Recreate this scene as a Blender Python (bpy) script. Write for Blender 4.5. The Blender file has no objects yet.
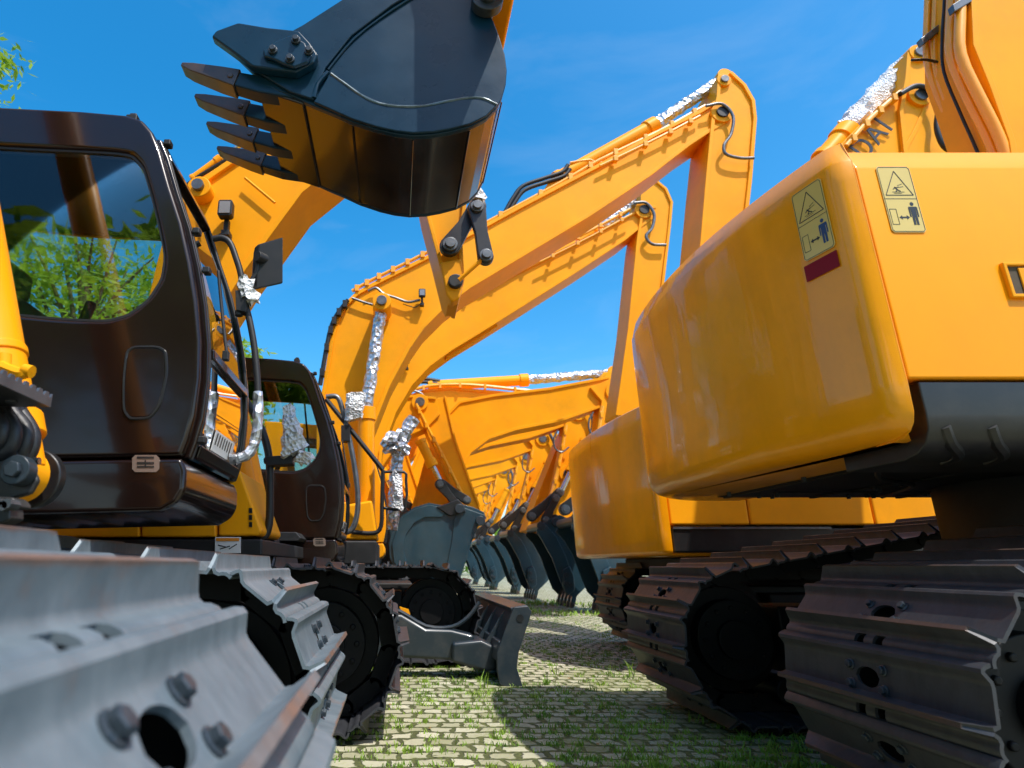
import bpy, bmesh, math, random
from mathutils import Vector, Matrix
random.seed(7)
PI = math.pi
scn = bpy.context.scene
COL = scn.collection

# ------------------------------------------------------------------ camera constants
FPX, PCX, PCY, HZ, H = 610.0, 395.0, 384.0, 565.0, 0.945
PITCH = math.atan((HZ - PCY) / FPX)
SP, CP = math.sin(PITCH), math.cos(PITCH)

def W(px, py, Y):
    # world point on the vertical plane at distance Y
    u = (px - PCX) / FPX; v = (PCY - py) / FPX
    k = Y / (CP - v * SP)
    return Vector((u * k, Y, H + (SP + v * CP) * k))
def XZ(px, py, Y):
    p = W(px, py, Y); return (p.x, p.z)
def PL(pts, Y):
    return [XZ(a, b, Y) for a, b in pts]

# ------------------------------------------------------------------ materials
def _mat(name):
    m = bpy.data.materials.new(name); m.use_nodes = True
    nt = m.node_tree; b = nt.nodes['Principled BSDF']
    return m, nt, b
def N(nt, t, **kw):
    n = nt.nodes.new(t)
    for k, v in kw.items():
        if k in n.inputs.keys() if isinstance(k, str) else False: n.inputs[k].default_value = v
        else: setattr(n, k, v)
    return n
def L(nt, a, b): nt.links.new(a, b)

def paint(name, col, rough=.35, coat=.0, metal=0.0, var=.12, scale=3.0, bump=0.0, bscale=40, dust=None, coat_rough=.06, spec=.5, stretch=None):
    m, nt, b = _mat(name)
    tc = N(nt, 'ShaderNodeTexCoord')
    mp = N(nt, 'ShaderNodeMapping')
    if stretch: mp.inputs['Scale'].default_value = stretch
    L(nt, tc.outputs['Object'], mp.inputs['Vector'])
    no = N(nt, 'ShaderNodeTexNoise', Scale=scale, Detail=6.0, Roughness=.6)
    L(nt, mp.outputs['Vector'], no.inputs['Vector'])
    cr = N(nt, 'ShaderNodeValToRGB')
    c = Vector(col)
    cr.color_ramp.elements[0].position = .3; cr.color_ramp.elements[1].position = .72
    cr.color_ramp.elements[0].color = (*(c * (1 - var)), 1); cr.color_ramp.elements[1].color = (*(c * (1 + var * .6)), 1)
    L(nt, no.outputs['Fac'], cr.inputs['Fac'])
    out = cr.outputs['Color']
    if dust:
        dcol, amt, dscale = dust
        n2 = N(nt, 'ShaderNodeTexNoise', Scale=dscale, Detail=9.0, Roughness=.7)
        L(nt, tc.outputs['Object'], n2.inputs['Vector'])
        r2 = N(nt, 'ShaderNodeMapRange'); r2.inputs['From Min'].default_value = .45; r2.inputs['From Max'].default_value = .75
        r2.inputs['To Max'].default_value = amt
        L(nt, n2.outputs['Fac'], r2.inputs['Value'])
        mx = N(nt, 'ShaderNodeMix', data_type='RGBA')
        L(nt, r2.outputs['Result'], mx.inputs[0])
        L(nt, out, mx.inputs[6]); mx.inputs[7].default_value = (*dcol, 1)
        out = mx.outputs[2]
    L(nt, out, b.inputs['Base Color'])
    rr = N(nt, 'ShaderNodeMapRange'); rr.inputs['To Min'].default_value = max(.02, rough - .08); rr.inputs['To Max'].default_value = rough + .1
    L(nt, no.outputs['Fac'], rr.inputs['Value']); L(nt, rr.outputs['Result'], b.inputs['Roughness'])
    b.inputs['Metallic'].default_value = metal
    b.inputs['Specular IOR Level'].default_value = spec
    b.inputs['Coat Weight'].default_value = coat; b.inputs['Coat Roughness'].default_value = coat_rough
    if bump:
        n3 = N(nt, 'ShaderNodeTexNoise', Scale=bscale, Detail=4.0)
        L(nt, mp.outputs['Vector'], n3.inputs['Vector'])
        bp = N(nt, 'ShaderNodeBump', Strength=bump, Distance=.02)
        L(nt, n3.outputs['Fac'], bp.inputs['Height']); L(nt, bp.outputs['Normal'], b.inputs['Normal'])
        if coat: L(nt, bp.outputs['Normal'], b.inputs['Coat Normal'])
    return m

M = {}
M['yellow'] = paint('yellow_paint', (.98, .388, .005), .42, .0, spec=.16, var=.11, scale=1.3, bump=.05, bscale=5, dust=((.52, .24, .03), .30, 2.2))
M['yellow_gloss'] = paint('yellow_gloss_paint', (1.0, .345, .002), .36, .12, spec=.14, var=.06, scale=1.2, bump=.10, bscale=2.2, coat_rough=.06, dust=((.55, .25, .01), .2, 3.0), stretch=(1, 1, .25))
M['yellow_cast'] = paint('cast_counterweight_paint', (1.0, .37, .002), .30, .45, spec=.25, var=.10, scale=1.1, bump=.22, bscale=1.6, coat_rough=.07, dust=((.62, .24, .005), .3, 4.0), stretch=(3.0, 3.0, .35))
M['brown'] = paint('dark_brown_paint', (.012, .0055, .004), .2, .35, spec=.3, var=.15, bump=.03, bscale=3, coat_rough=.08)
M['black'] = paint('black_paint', (.010, .010, .011), .38, .1, var=.3, scale=8, dust=((.06, .05, .04), .35, 6))
M['blacksoft'] = paint('black_underside', (.012, .012, .013), .55, var=.3, scale=5, dust=((.05, .045, .04), .4, 5))
M['chassis'] = paint('dark_chassis_paint', (.018, .020, .023), .45, var=.3, scale=5, dust=((.09, .075, .055), .35, 5))
M['trackblack'] = paint('black_track_frame', (.005, .005, .006), .55, spec=.25, var=.3, scale=6, dust=((.02, .018, .015), .3, 6))
M['rubber'] = paint('black_rubber', (.012, .012, .013), .5, var=.2, scale=20)
M['hose'] = paint('ribbed_hose', (.018, .018, .02), .45, var=.3, scale=60, bump=.08, bscale=120)
M['navy'] = paint('navy_bucket_paint', (.004, .030, .060), .28, .10, spec=.22, var=.25, scale=4, bump=.05, bscale=8, dust=((.02, .035, .05), .3, 5), coat_rough=.12)
M['bucketbrown'] = paint('bucket_shell_paint', (.018, .014, .014), .20, .5, var=.25, scale=4, bump=.03, bscale=6, dust=((.05, .03, .018), .3, 4), coat_rough=.10)
M['teal'] = paint('teal_bucket_paint', (.013, .046, .068), .36, .25, var=.25, scale=3, dust=((.07, .075, .07), .22, 5))
M['grey'] = paint('grey_blade_paint', (.017, .029, .039), .38, .15, var=.2, scale=3, dust=((.12, .10, .08), .35, 6))
M['tooth'] = paint('tooth_steel', (.045, .032, .028), .35, .2, var=.4, scale=9, dust=((.12, .05, .02), .4, 12))
M['steel'] = paint('grey_steel', (.16, .17, .18), .4, metal=.7, var=.3, scale=14)
M['chrome'] = paint('chrome_pin', (.62, .62, .62), .18, metal=1.0, var=.1, scale=10)
M['bolt'] = paint('dark_bolt', (.035, .048, .060), .35, metal=.2, var=.4, scale=40)
M['seal'] = M['rubber']
M['weld'] = paint('weld_bead', (.10, .15, .18), .3, metal=.3, var=.3, scale=60)
M['seat'] = paint('seat_fabric', (.03, .03, .033), .8, var=.2, scale=30)
M['inside'] = paint('cab_lining', (.05, .05, .052), .7, var=.2, scale=12)
M['decal'] = paint('pale_yellow_decal', (.72, .53, .14), .3, .3, var=.05)
M['ink'] = paint('black_ink', (.02, .022, .025), .4, var=.1)
M['inkblue'] = paint('blue_ink', (.02, .06, .16), .4, var=.1)
M['maroon'] = paint('maroon_reflector', (.24, .004, .012), .35, .0, spec=.2, var=.1)
M['white'] = paint('white_label', (.75, .75, .74), .45, var=.05)
M['orange'] = paint('orange_print', (.75, .25, .02), .45, var=.05)
M['red'] = paint('red_paint', (.55, .02, .01), .35, .3, var=.05)
M['silver'] = paint('silver_print', (.30, .22, .18), .35, metal=.5, var=.1)
M['lens'] = paint('lamp_lens', (.25, .26, .28), .12, .6, var=.1)
M['clearwrap'] = None

# yellow paint that is bare-primer orange on boom pipes
M['pipe'] = paint('orange_pipe_paint', (.95, .40, .008), .32, .4, var=.08)

def mk_foil():
    m, nt, b = _mat('crinkled_foil')
    b.inputs['Base Color'].default_value = (.56, .57, .60, 1); b.inputs['Metallic'].default_value = .8
    b.inputs['Roughness'].default_value = .36
    tc = N(nt, 'ShaderNodeTexCoord')
    v = N(nt, 'ShaderNodeTexVoronoi', Scale=17.0)
    L(nt, tc.outputs['Object'], v.inputs['Vector'])
    bp = N(nt, 'ShaderNodeBump', Strength=.55, Distance=.04)
    L(nt, v.outputs['Distance'], bp.inputs['Height']); L(nt, bp.outputs['Normal'], b.inputs['Normal'])
    return m
M['foil'] = mk_foil()
def mk_film():
    m, nt, b = _mat('white_plastic_film')
    b.inputs['Base Color'].default_value = (.82, .83, .84, 1); b.inputs['Roughness'].default_value = .22
    b.inputs['Coat Weight'].default_value = .5
    tc = N(nt, 'ShaderNodeTexCoord')
    v = N(nt, 'ShaderNodeTexVoronoi', Scale=42.0)
    L(nt, tc.outputs['Object'], v.inputs['Vector'])
    bp = N(nt, 'ShaderNodeBump', Strength=.8, Distance=.03)
    L(nt, v.outputs['Distance'], bp.inputs['Height']); L(nt, bp.outputs['Normal'], b.inputs['Normal'])
    return m
M['film'] = mk_film()

def mk_glass(name, tint, refl=.12, rough=.0):
    m = bpy.data.materials.new(name); m.use_nodes = True
    nt = m.node_tree; nt.nodes.clear()
    o = N(nt, 'ShaderNodeOutputMaterial')
    t = N(nt, 'ShaderNodeBsdfTransparent'); t.inputs['Color'].default_value = (*tint, 1)
    g = N(nt, 'ShaderNodeBsdfGlossy'); g.inputs['Roughness'].default_value = .02; g.inputs['Color'].default_value = (.95, .97, 1, 1)
    f = N(nt, 'ShaderNodeFresnel'); f.inputs['IOR'].default_value = 1.5
    ad = N(nt, 'ShaderNodeMath', operation='ADD'); ad.inputs[1].default_value = refl; ad.use_clamp = True
    L(nt, f.outputs['Fac'], ad.inputs[0])
    mx = N(nt, 'ShaderNodeMixShader')
    L(nt, ad.outputs[0], mx.inputs[0]); L(nt, t.outputs[0], mx.inputs[1]); L(nt, g.outputs[0], mx.inputs[2])
    L(nt, mx.outputs[0], o.inputs['Surface'])
    return m
M['glass'] = mk_glass('tinted_glass', (.76, .84, .82), .10)
M['glass_dark'] = mk_glass('side_window_glass', (.86, .90, .86), .0)

def mk_shoe():
    m, nt, b = _mat('track_shoe_steel')
    tc = N(nt, 'ShaderNodeTexCoord'); oi = N(nt, 'ShaderNodeObjectInfo')
    mu = N(nt, 'ShaderNodeMath', operation='MULTIPLY'); mu.inputs[1].default_value = 37.0
    L(nt, oi.outputs['Random'], mu.inputs[0])
    n1 = N(nt, 'ShaderNodeTexNoise', noise_dimensions='4D', Scale=6.0, Detail=8.0, Roughness=.65)
    L(nt, tc.outputs['Object'], n1.inputs['Vector']); L(nt, mu.outputs[0], n1.inputs['W'])
    mp = N(nt, 'ShaderNodeMapping'); mp.inputs['Scale'].default_value = (3, 7, 3)
    L(nt, tc.outputs['Object'], mp.inputs['Vector'])
    n2 = N(nt, 'ShaderNodeTexNoise', noise_dimensions='4D', Scale=2.2, Detail=7.0, Roughness=.7)
    L(nt, mp.outputs[0], n2.inputs['Vector']); L(nt, mu.outputs[0], n2.inputs['W'])
    base = N(nt, 'ShaderNodeValToRGB')
    base.color_ramp.elements[0].color = (.085, .120, .145, 1); base.color_ramp.elements[0].position = .25
    base.color_ramp.elements[1].color = (.200, .248, .280, 1); base.color_ramp.elements[1].position = .75
    L(nt, n2.outputs['Fac'], base.inputs['Fac'])
    # rust: patches + grouser tip
    sx = N(nt, 'ShaderNodeSeparateXYZ'); L(nt, tc.outputs['Object'], sx.inputs[0])
    tip = N(nt, 'ShaderNodeMapRange'); tip.inputs['From Min'].default_value = .052; tip.inputs['From Max'].default_value = .062
    tip.inputs['To Max'].default_value = .26
    L(nt, sx.outputs['Z'], tip.inputs['Value'])
    pr = N(nt, 'ShaderNodeMath', operation='ADD'); L(nt, n1.outputs['Fac'], pr.inputs[0]); L(nt, tip.outputs[0], pr.inputs[1])
    r = N(nt, 'ShaderNodeMapRange'); r.inputs['From Min'].default_value = .575; r.inputs['From Max'].default_value = .80; r.inputs['To Max'].default_value = .7
    L(nt, pr.outputs[0], r.inputs['Value'])
    n3 = N(nt, 'ShaderNodeTexNoise', Scale=30.0, Detail=4.0); L(nt, tc.outputs['Object'], n3.inputs['Vector'])
    rc = N(nt, 'ShaderNodeValToRGB')
    rc.color_ramp.elements[0].color = (.10, .045, .022, 1); rc.color_ramp.elements[1].color = (.34, .15, .07, 1)
    L(nt, n3.outputs['Fac'], rc.inputs['Fac'])
    mx = N(nt, 'ShaderNodeMix', data_type='RGBA')
    L(nt, r.outputs[0], mx.inputs[0]); L(nt, base.outputs[0], mx.inputs[6]); L(nt, rc.outputs[0], mx.inputs[7])
    L(nt, mx.outputs[2], b.inputs['Base Color'])
    b.inputs['Metallic'].default_value = .2
    rr = N(nt, 'ShaderNodeMapRange'); rr.inputs['To Min'].default_value = .33; rr.inputs['To Max'].default_value = .6
    L(nt, n1.outputs['Fac'], rr.inputs['Value']); L(nt, rr.outputs[0], b.inputs['Roughness'])
    bp = N(nt, 'ShaderNodeBump', Strength=.12, Distance=.01); L(nt, n3.outputs['Fac'], bp.inputs['Height']); L(nt, bp.outputs[0], b.inputs['Normal'])
    return m
M['shoe'] = mk_shoe()
def mk_shoe2():
    m = M['shoe'].copy(); m.name = 'rusty_track_shoe_steel'
    for n in m.node_tree.nodes:
        if n.type == 'VALTORGB' and n.color_ramp.elements[0].color[2] < .03:
            n.color_ramp.elements[0].color = (.045, .026, .018, 1); n.color_ramp.elements[1].color = (.14, .072, .042, 1)
    for n in m.node_tree.nodes:
        if n.type == 'VALTORGB' and n.color_ramp.elements[0].color[2] > .08:
            n.color_ramp.elements[0].color = (.022, .024, .029, 1); n.color_ramp.elements[1].color = (.060, .063, .072, 1)
    return m
M['shoe_brown'] = mk_shoe2()

# ------------------------------------------------------------------ mesh builder
class MB:
    def __init__(s): s.bm = bmesh.new(); s.mi = 0
    def _tag(s, faces):
        for f in faces: f.material_index = s.mi
    def faces_from(s, vs, fs):
        bv = [s.bm.verts.new(v) for v in vs]
        out = []
        for f in fs:
            try: out.append(s.bm.faces.new([bv[i] for i in f]))
            except ValueError: pass
        s._tag(out); return bv, out
    def prism(s, xz, y0, y1):
        n = len(xz)
        vs = [(x, y0, z) for x, z in xz] + [(x, y1, z) for x, z in xz]
        fs = [list(range(n)), list(range(2 * n - 1, n - 1, -1))] + [[i, (i + 1) % n, n + (i + 1) % n, n + i] for i in range(n)]
        s.faces_from(vs, fs); return s
    def pprism(s, pts, Y, y1): return s.prism(PL(pts, Y), Y, y1)
    def zprism(s, xy, z0, z1):
        n = len(xy)
        vs = [(x, y, z0) for x, y in xy] + [(x, y, z1) for x, y in xy]
        fs = [list(range(n)), list(range(2 * n - 1, n - 1, -1))] + [[i, (i + 1) % n, n + (i + 1) % n, n + i] for i in range(n)]
        s.faces_from(vs, fs); return s
    def box(s, x0, x1, y0, y1, z0, z1): return s.prism([(x0, z0), (x1, z0), (x1, z1), (x0, z1)], y0, y1)
    def loft(s, rings, cap=True, closed=True):
        n = len(rings[0]); vs = [p for r in rings for p in r]; fs = []
        for a in range(len(rings) - 1):
            for i in range(n if closed else n - 1):
                j = (i + 1) % n
                fs.append([a * n + i, a * n + j, (a + 1) * n + j, (a + 1) * n + i])
        if cap:
            fs.append(list(range(n - 1, -1, -1))); fs.append([(len(rings) - 1) * n + i for i in range(n)])
        return s.faces_from(vs, fs)
    def cyl(s, p0, p1, r, n=20, r2=None):
        p0 = Vector(p0); p1 = Vector(p1); d = (p1 - p0).normalized()
        a = d.orthogonal().normalized(); b = d.cross(a)
        if r2 is None: r2 = r
        rings = [[p + (a * math.cos(2 * PI * i / n) + b * math.sin(2 * PI * i / n)) * q for i in range(n)] for p, q in ((p0, r), (p1, r2))]
        s.loft(rings); return s
    def tube(s, pts, r, n=10, sm=4, jit=0.0, rng=None):
        pts = [Vector(p) for p in pts]
        if sm > 1 and len(pts) > 2:
            P = [pts[0] * 2 - pts[1]] + pts + [pts[-1] * 2 - pts[-2]]; q = []
            for i in range(1, len(P) - 2):
                for k in range(sm):
                    t = k / sm; a, b, c, d = P[i - 1:i + 3]
                    q.append(.5 * ((2 * b) + (c - a) * t + (2 * a - 5 * b + 4 * c - d) * t * t + (3 * b - a - 3 * c + d) * t ** 3))
            q.append(pts[-1]); pts = q
        t0 = (pts[1] - pts[0]).normalized(); a = t0.orthogonal().normalized()
        rings = []
        for i, p in enumerate(pts):
            t = (pts[min(i + 1, len(pts) - 1)] - pts[max(i - 1, 0)]).normalized()
            a = (a - t * a.dot(t)).normalized(); b = t.cross(a)
            R = r if not callable(r) else r(i / (len(pts) - 1))
            rings.append([p + (a * math.cos(2 * PI * k / n) + b * math.sin(2 * PI * k / n)) * (R * (1 + (random.uniform(-jit, jit) if jit else 0))) for k in range(n)])
        s.loft(rings); return s
    def holed(s, outer, inner, y0, y1):
        # plate in XZ with a hole, from y0 to y1
        ed = []
        for loop in (outer, inner):
            vs = [s.bm.verts.new((x, y0, z)) for x, z in loop]
            ed += [s.bm.edges.new((vs[i], vs[(i + 1) % len(vs)])) for i in range(len(vs))]
        r = bmesh.ops.triangle_fill(s.bm, use_beauty=True, use_dissolve=False, edges=ed)
        fs = [g for g in r['geom'] if isinstance(g, bmesh.types.BMFace)]
        ex = bmesh.ops.extrude_face_region(s.bm, geom=fs)
        vs = [g for g in ex['geom'] if isinstance(g, bmesh.types.BMVert)]
        for v in vs: v.co.y = y1
        s._tag(s.bm.faces[:] if False else fs + [g for g in ex['geom'] if isinstance(g, bmesh.types.BMFace)])
        return s
    def blob(s, c, r, seed=0, amp=.25, sub=3, sq=(1, 1, 1)):
        g = bmesh.ops.create_icosphere(s.bm, subdivisions=sub, radius=1)
        rg = random.Random(seed)
        for v in g['verts']:
            k = 1 + rg.uniform(-amp, amp) * .5
            v.co = Vector((v.co.x * r * sq[0] * k + c[0], v.co.y * r * sq[1] * k + c[1], v.co.z * r * sq[2] * k + c[2]))
        return s
    def build(s, name, mats, parent=None, bevel=0, seg=2, sharp=38, smooth=True, solid=0, origin=None):
        bm = s.bm
        bmesh.ops.recalc_face_normals(bm, faces=bm.faces[:])
        if smooth:
            for f in bm.faces: f.smooth = True
            lim = math.radians(sharp)
            for e in bm.edges:
                if len(e.link_faces) == 2 and e.calc_face_angle(0) > lim: e.smooth = False
        off = Vector((0, 0, 0))
        if parent is not None:
            off = Vector(parent['_w']) if '_w' in parent.keys() else Vector((0, 0, 0))
        if origin is not None: off = Vector(origin)
        if off.length: bmesh.ops.translate(bm, verts=bm.verts[:], vec=-off)
        me = bpy.data.meshes.new(name); bm.to_mesh(me); bm.free()
        if not isinstance(mats, (list, tuple)): mats = [mats]
        for m in mats: me.materials.append(M[m] if isinstance(m, str) else m)
        o = bpy.data.objects.new(name, me); COL.objects.link(o)
        if origin is not None: o.location = origin
        if parent is not None:
            o.parent = parent
            if '_w' in parent.keys(): o['_w'] = list(parent['_w'])
        if solid:
            md = o.modifiers.new('thick', 'SOLIDIFY'); md.thickness = solid; md.offset = -1
        if bevel:
            md = o.modifiers.new('bev', 'BEVEL'); md.width = bevel; md.segments = seg; md.limit_method = 'ANGLE'
            md.angle_limit = math.radians(30); md.harden_normals = True; md.use_clamp_overlap = True
        return o

def thing(name, label, cat, loc, group=None):
    o = bpy.data.objects.new(name, None); COL.objects.link(o); o.location = loc
    o['label'] = label; o['category'] = cat; o['_w'] = list(loc)
    o.empty_display_size = .2
    if group: o['group'] = group
    return o
def dup(root, delta, label):
    def cp(o, par):
        c = o.copy(); COL.objects.link(c)
        if par is not None: c.parent = par
        for ch in list(o.children): cp(ch, c)
        return c
    r = cp(root, None); r.location = root.location + Vector(delta); r['label'] = label
    return r
GROUP_L = 'yellow excavators parked in rows across the paved yard'
# ================================================================== TRACKS
PITCH_S, TR, TZ = .24, .44, .49          # shoe pitch, plate radius round the wheels, axle height
def shoe_mesh(w, hole=True):
    # one track shoe: curled lip, flat plate with mud hole and four bolts, tall grouser, slotted tail
    bm = bmesh.new()
    prof = [(-.128, -.004), (-.119, .014), (-.109, .024), (-.097, .024), (-.086, .014), (-.074, .003), (-.062, 0),
            (.034, 0), (.041, .012), (.045, .062), (.060, .062), (.064, .012), (.070, .002), (.080, -.002), (.092, .001), (.106, .000), (.118, -.006), (.126, -.013)]
    h = w / 2
    ys = [-h, -h + .03, -.28, -.115, -.068, -.022, .022, .068, .115, .28, h - .03, h]
    G = []
    for i, (s_, n_) in enumerate(prof):
        row = []
        for j, y in enumerate(ys):
            yy = y
            if n_ > .05:
                if j == 0: yy = -h + .045
                elif j == 1: yy = -h + .06
                elif j == len(ys) - 1: yy = h - .045
                elif j == len(ys) - 2: yy = h - .06
            row.append(bm.verts.new((s_, yy, n_)))
        G.append(row)
    holeC = (-.014, 0.0)
    for i in range(len(prof) - 1):
        for j in range(len(ys) - 1):
            if hole and i == 6 and 3 <= j <= 7: continue
            if hole and 13 <= i <= 15 and j in (4, 6): continue        # slots in the tail
            bm.faces.new((G[i][j], G[i][j + 1], G[i + 1][j + 1], G[i + 1][j]))
    if hole:
        outer = [G[6][j] for j in range(3, 9)] + [G[7][j] for j in range(8, 2, -1)]
        n = len(outer); inner = []
        for k in range(n):
            for half in (0, 1):
                p = outer[k].co.lerp(outer[(k + 1) % n].co, .5 * half)
                a = math.atan2((p.y - holeC[1]) / .058, (p.x - holeC[0]) / .036)
                inner.append(bm.verts.new((holeC[0] + .034 * math.cos(a), holeC[1] + .056 * math.sin(a), 0)))
        m = len(inner)
        for k in range(n):
            bm.faces.new((outer[k], outer[(k + 1) % n], inner[(2 * k + 2) % m], inner[2 * k + 1], inner[2 * k]))
    bmesh.ops.recalc_face_normals(bm, faces=bm.faces[:])
    up = sum(f.normal.z * f.calc_area() for f in bm.faces)
    if up < 0: bmesh.ops.reverse_faces(bm, faces=bm.faces[:])
    bmesh.ops.solidify(bm, geom=bm.faces[:], thickness=.011)
    bmesh.ops.recalc_face_normals(bm, faces=bm.faces[:])
    for f in bm.faces: f.smooth = True
    for e in bm.edges:
        if len(e.link_faces) == 2 and e.calc_face_angle(0) > math.radians(42): e.smooth = False
    nf = len(bm.faces)
    for sx, sy in ((-.046, -.078), (-.046, .078), (.018, -.078), (.018, .078)):
        for r, z0, z1, k in ((.0185, -.002, .0035, 14), (.0142, .003, .0155, 6)):
            a0 = random.uniform(0, 1)
            lo = [bm.verts.new((sx + r * math.cos(a0 + 2 * PI * q / k), sy + r * math.sin(a0 + 2 * PI * q / k), z0)) for q in range(k)]
            hi = [bm.verts.new((sx + r * math.cos(a0 + 2 * PI * q / k), sy + r * math.sin(a0 + 2 * PI * q / k), z1)) for q in range(k)]
            tp = [bm.verts.new((sx + .8 * r * math.cos(a0 + 2 * PI * q / k), sy + .8 * r * math.sin(a0 + 2 * PI * q / k), z1 + .002)) for q in range(k)]
            for A, B in ((lo, hi), (hi, tp)):
                for q in range(k):
                    f = bm.faces.new((A[q], A[(q + 1) % k], B[(q + 1) % k], B[q])); f.material_index = 1
            f = bm.faces.new(tp); f.material_index = 1
    me = bpy.data.meshes.new('track_shoe'); bm.to_mesh(me); bm.free()
    return me
_SH = {}
def get_shoe(w, mat):
    k = (round(w, 3), mat)
    if k not in _SH:
        me = shoe_mesh(w); me.materials.append(M[mat]); me.materials.append(M['bolt']); _SH[k] = me
    return _SH[k]

def track_path(t, Ls):
    # local path, facing +x: returns (x, z, tx, tz) with x=0 at the front wheel axle
    arc = PI * TR; per = 2 * Ls + 2 * arc; t %= per
    if t < Ls: return (-Ls + t, TZ + TR, 1, 0)
    t -= Ls
    if t < arc:
        a = PI / 2 - t / TR; return (TR * math.cos(a), TZ + TR * math.sin(a), math.sin(a), -math.cos(a))
    t -= arc
    if t < Ls: return (-t, TZ - TR, -1, 0)
    t -= Ls
    a = -PI / 2 - t / TR
    return (-Ls + TR * math.cos(a), TZ + TR * math.sin(a), math.sin(a), -math.cos(a))

def make_track(root, xend, y0, y1, face, length=3.6, phase=0.0, mat='shoe', rise=0.0):
    dark = 'trackblack'
    # track whose end nearest the aisle is at x=xend; face=+1 runs off to -x, -1 runs off to +x
    w = y1 - y0; yc = (y0 + y1) / 2
    reach = TR + .06
    Ls0 = length - 2 * reach
    per0 = 2 * Ls0 + 2 * PI * TR; n = round(per0 / PITCH_S); Ls = (n * PITCH_S - 2 * PI * TR) / 2
    def wx(x): return xend - face * reach + face * x
    def lifted(q):
        # the top run climbs away from the end wheel over a raised carrier roller
        x, z, tx, tz = q
        if not rise or tx < .99 or x > -.02: return q
        u = -x; top = min(1.7, Ls * .6)
        s_ = rise if u < top else -rise * top / max(.1, Ls - top)
        dz = rise * u if u < top else rise * top * (Ls - u) / (Ls - top)
        n_ = math.hypot(1, s_)
        return (x, z + max(0, dz), 1 / n_, -s_ / n_)
    base = Vector(root['_w'])
    mb = MB()                                   # frame beam = the part the shoes hang on
    x0, x1 = sorted((wx(-Ls + .25), wx(-.30)))
    mb.box(x0, x1, yc - .20, yc + .20, TZ - .20, TZ + .20)
    mb.box(x0 + .1, x1 - .1, yc - .27, yc + .27, TZ - .10, TZ + .06)
    for k in range(6):
        xx = wx(-Ls * (k + .5) / 6)
        mb.cyl((xx, yc - .22, TZ - .30), (xx, yc + .22, TZ - .30), .085)
    tr = mb.build('track', dark, root, bevel=.015)
    for nm, xx in (('idler', 0), ('sprocket', -Ls)):
        q = MB(); X = wx(xx)
        q.cyl((X, yc - .10, TZ), (X, yc + .10, TZ), TR - .12, 36)
        q.cyl((X, yc - .20, TZ), (X, yc + .20, TZ), TR - .20, 36)
        q.cyl((X, yc - .235, TZ), (X, yc + .235, TZ), .12, 24)
        if nm == 'sprocket' or True:
            for k in range(12):
                a = 2 * PI * k / 12
                q.cyl((X + .19 * math.cos(a), yc - .215, TZ + .19 * math.sin(a)), (X + .19 * math.cos(a), yc + .215, TZ + .19 * math.sin(a)), .018, 6)
        q.build(nm, dark, tr, bevel=.008)
    ch = MB()                                   # link chain
    for k in range(n):
        x, z, tx, tz = lifted(track_path((k + .5 + phase) * PITCH_S, Ls))
        nx, nz = -tz, tx
        T = Vector((face * tx, 0, tz)); Nn = Vector((face * nx, 0, nz)); C = Vector((wx(x), yc, z))
        for sy in (-.10, .10):
            pts = []
            for a, b in ((-.13, -.02), (.10, -.02), (.135, -.05), (.135, -.085), (.10, -.115), (-.10, -.115), (-.13, -.08)):
                p = C + T * a + Nn * b; pts.append((p.x, p.z))
            ch.prism(pts, yc + sy - .022, yc + sy + .022)
        p = C + T * .12 - Nn * .07
        ch.cyl((p.x, yc - .13, p.z), (p.x, yc + .13, p.z), .028, 10)
    ch.build('link_chain', dark, tr)
    me = get_shoe(w, mat)
    for k in range(n):
        x, z, tx, tz = lifted(track_path((k + .5 + phase) * PITCH_S, Ls))
        T = Vector((face * tx, 0, tz)); Nn = Vector((-face * tz, 0, tx))
        Nn = Vector((face * -tz, 0, tx)) if True else Nn
        Y = Nn.cross(T)
        o = bpy.data.objects.new('track_shoe', me); COL.objects.link(o); o.parent = tr
        R = Matrix((T, Y, Nn)).transposed().to_4x4()
        jz = random.uniform(-.004, .004)
        o.matrix_local = Matrix.Translation(Vector((wx(x), yc + random.uniform(-.004, .004), z)) - base) @ R @ Matrix.Rotation(random.uniform(-.012, .012), 4, 'Y')
    return tr

# ================================================================== BOOM / ARM
def boom(root, name, top, bot, y0, y1, mat='yellow', fl=.022, part_of=None):
    # welded box boom from two pixel polylines at depth y0; flange lips along both edges
    T = [Vector(XZ(a, b, y0)) for a, b in top]; B = [Vector(XZ(a, b, y0)) for a, b in bot]
    mb = MB()
    inset = .035
    mb.prism([tuple(p) for p in T] + [tuple(p) for p in reversed(B)], y0 + inset, y1 - inset)
    c = (sum(T, Vector((0, 0))) + sum(B, Vector((0, 0)))) / (len(T) + len(B))
    for P, other in ((T, B), (B, T)):
        out, inn = [], []
        for i in range(len(P)):
            d = (P[min(i + 1, len(P) - 1)] - P[max(i - 1, 0)]).normalized(); n = Vector((-d.y, d.x))
            m = P[min(i + 1, len(P) - 1)].lerp(P[max(i - 1, 0)], .5)
            q = min((o for o in other if (o - P[i]).length > .05), key=lambda o: (o - P[i]).length)
            if n.dot(q - P[i]) > 0: n = -n
            out.append(tuple(P[i] + n * .004)); inn.append(tuple(P[i] - n * fl))
        mb.prism(out + inn[::-1], y0, y1)
    return mb.build(name, mat, root, bevel=.006, seg=2)

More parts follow.
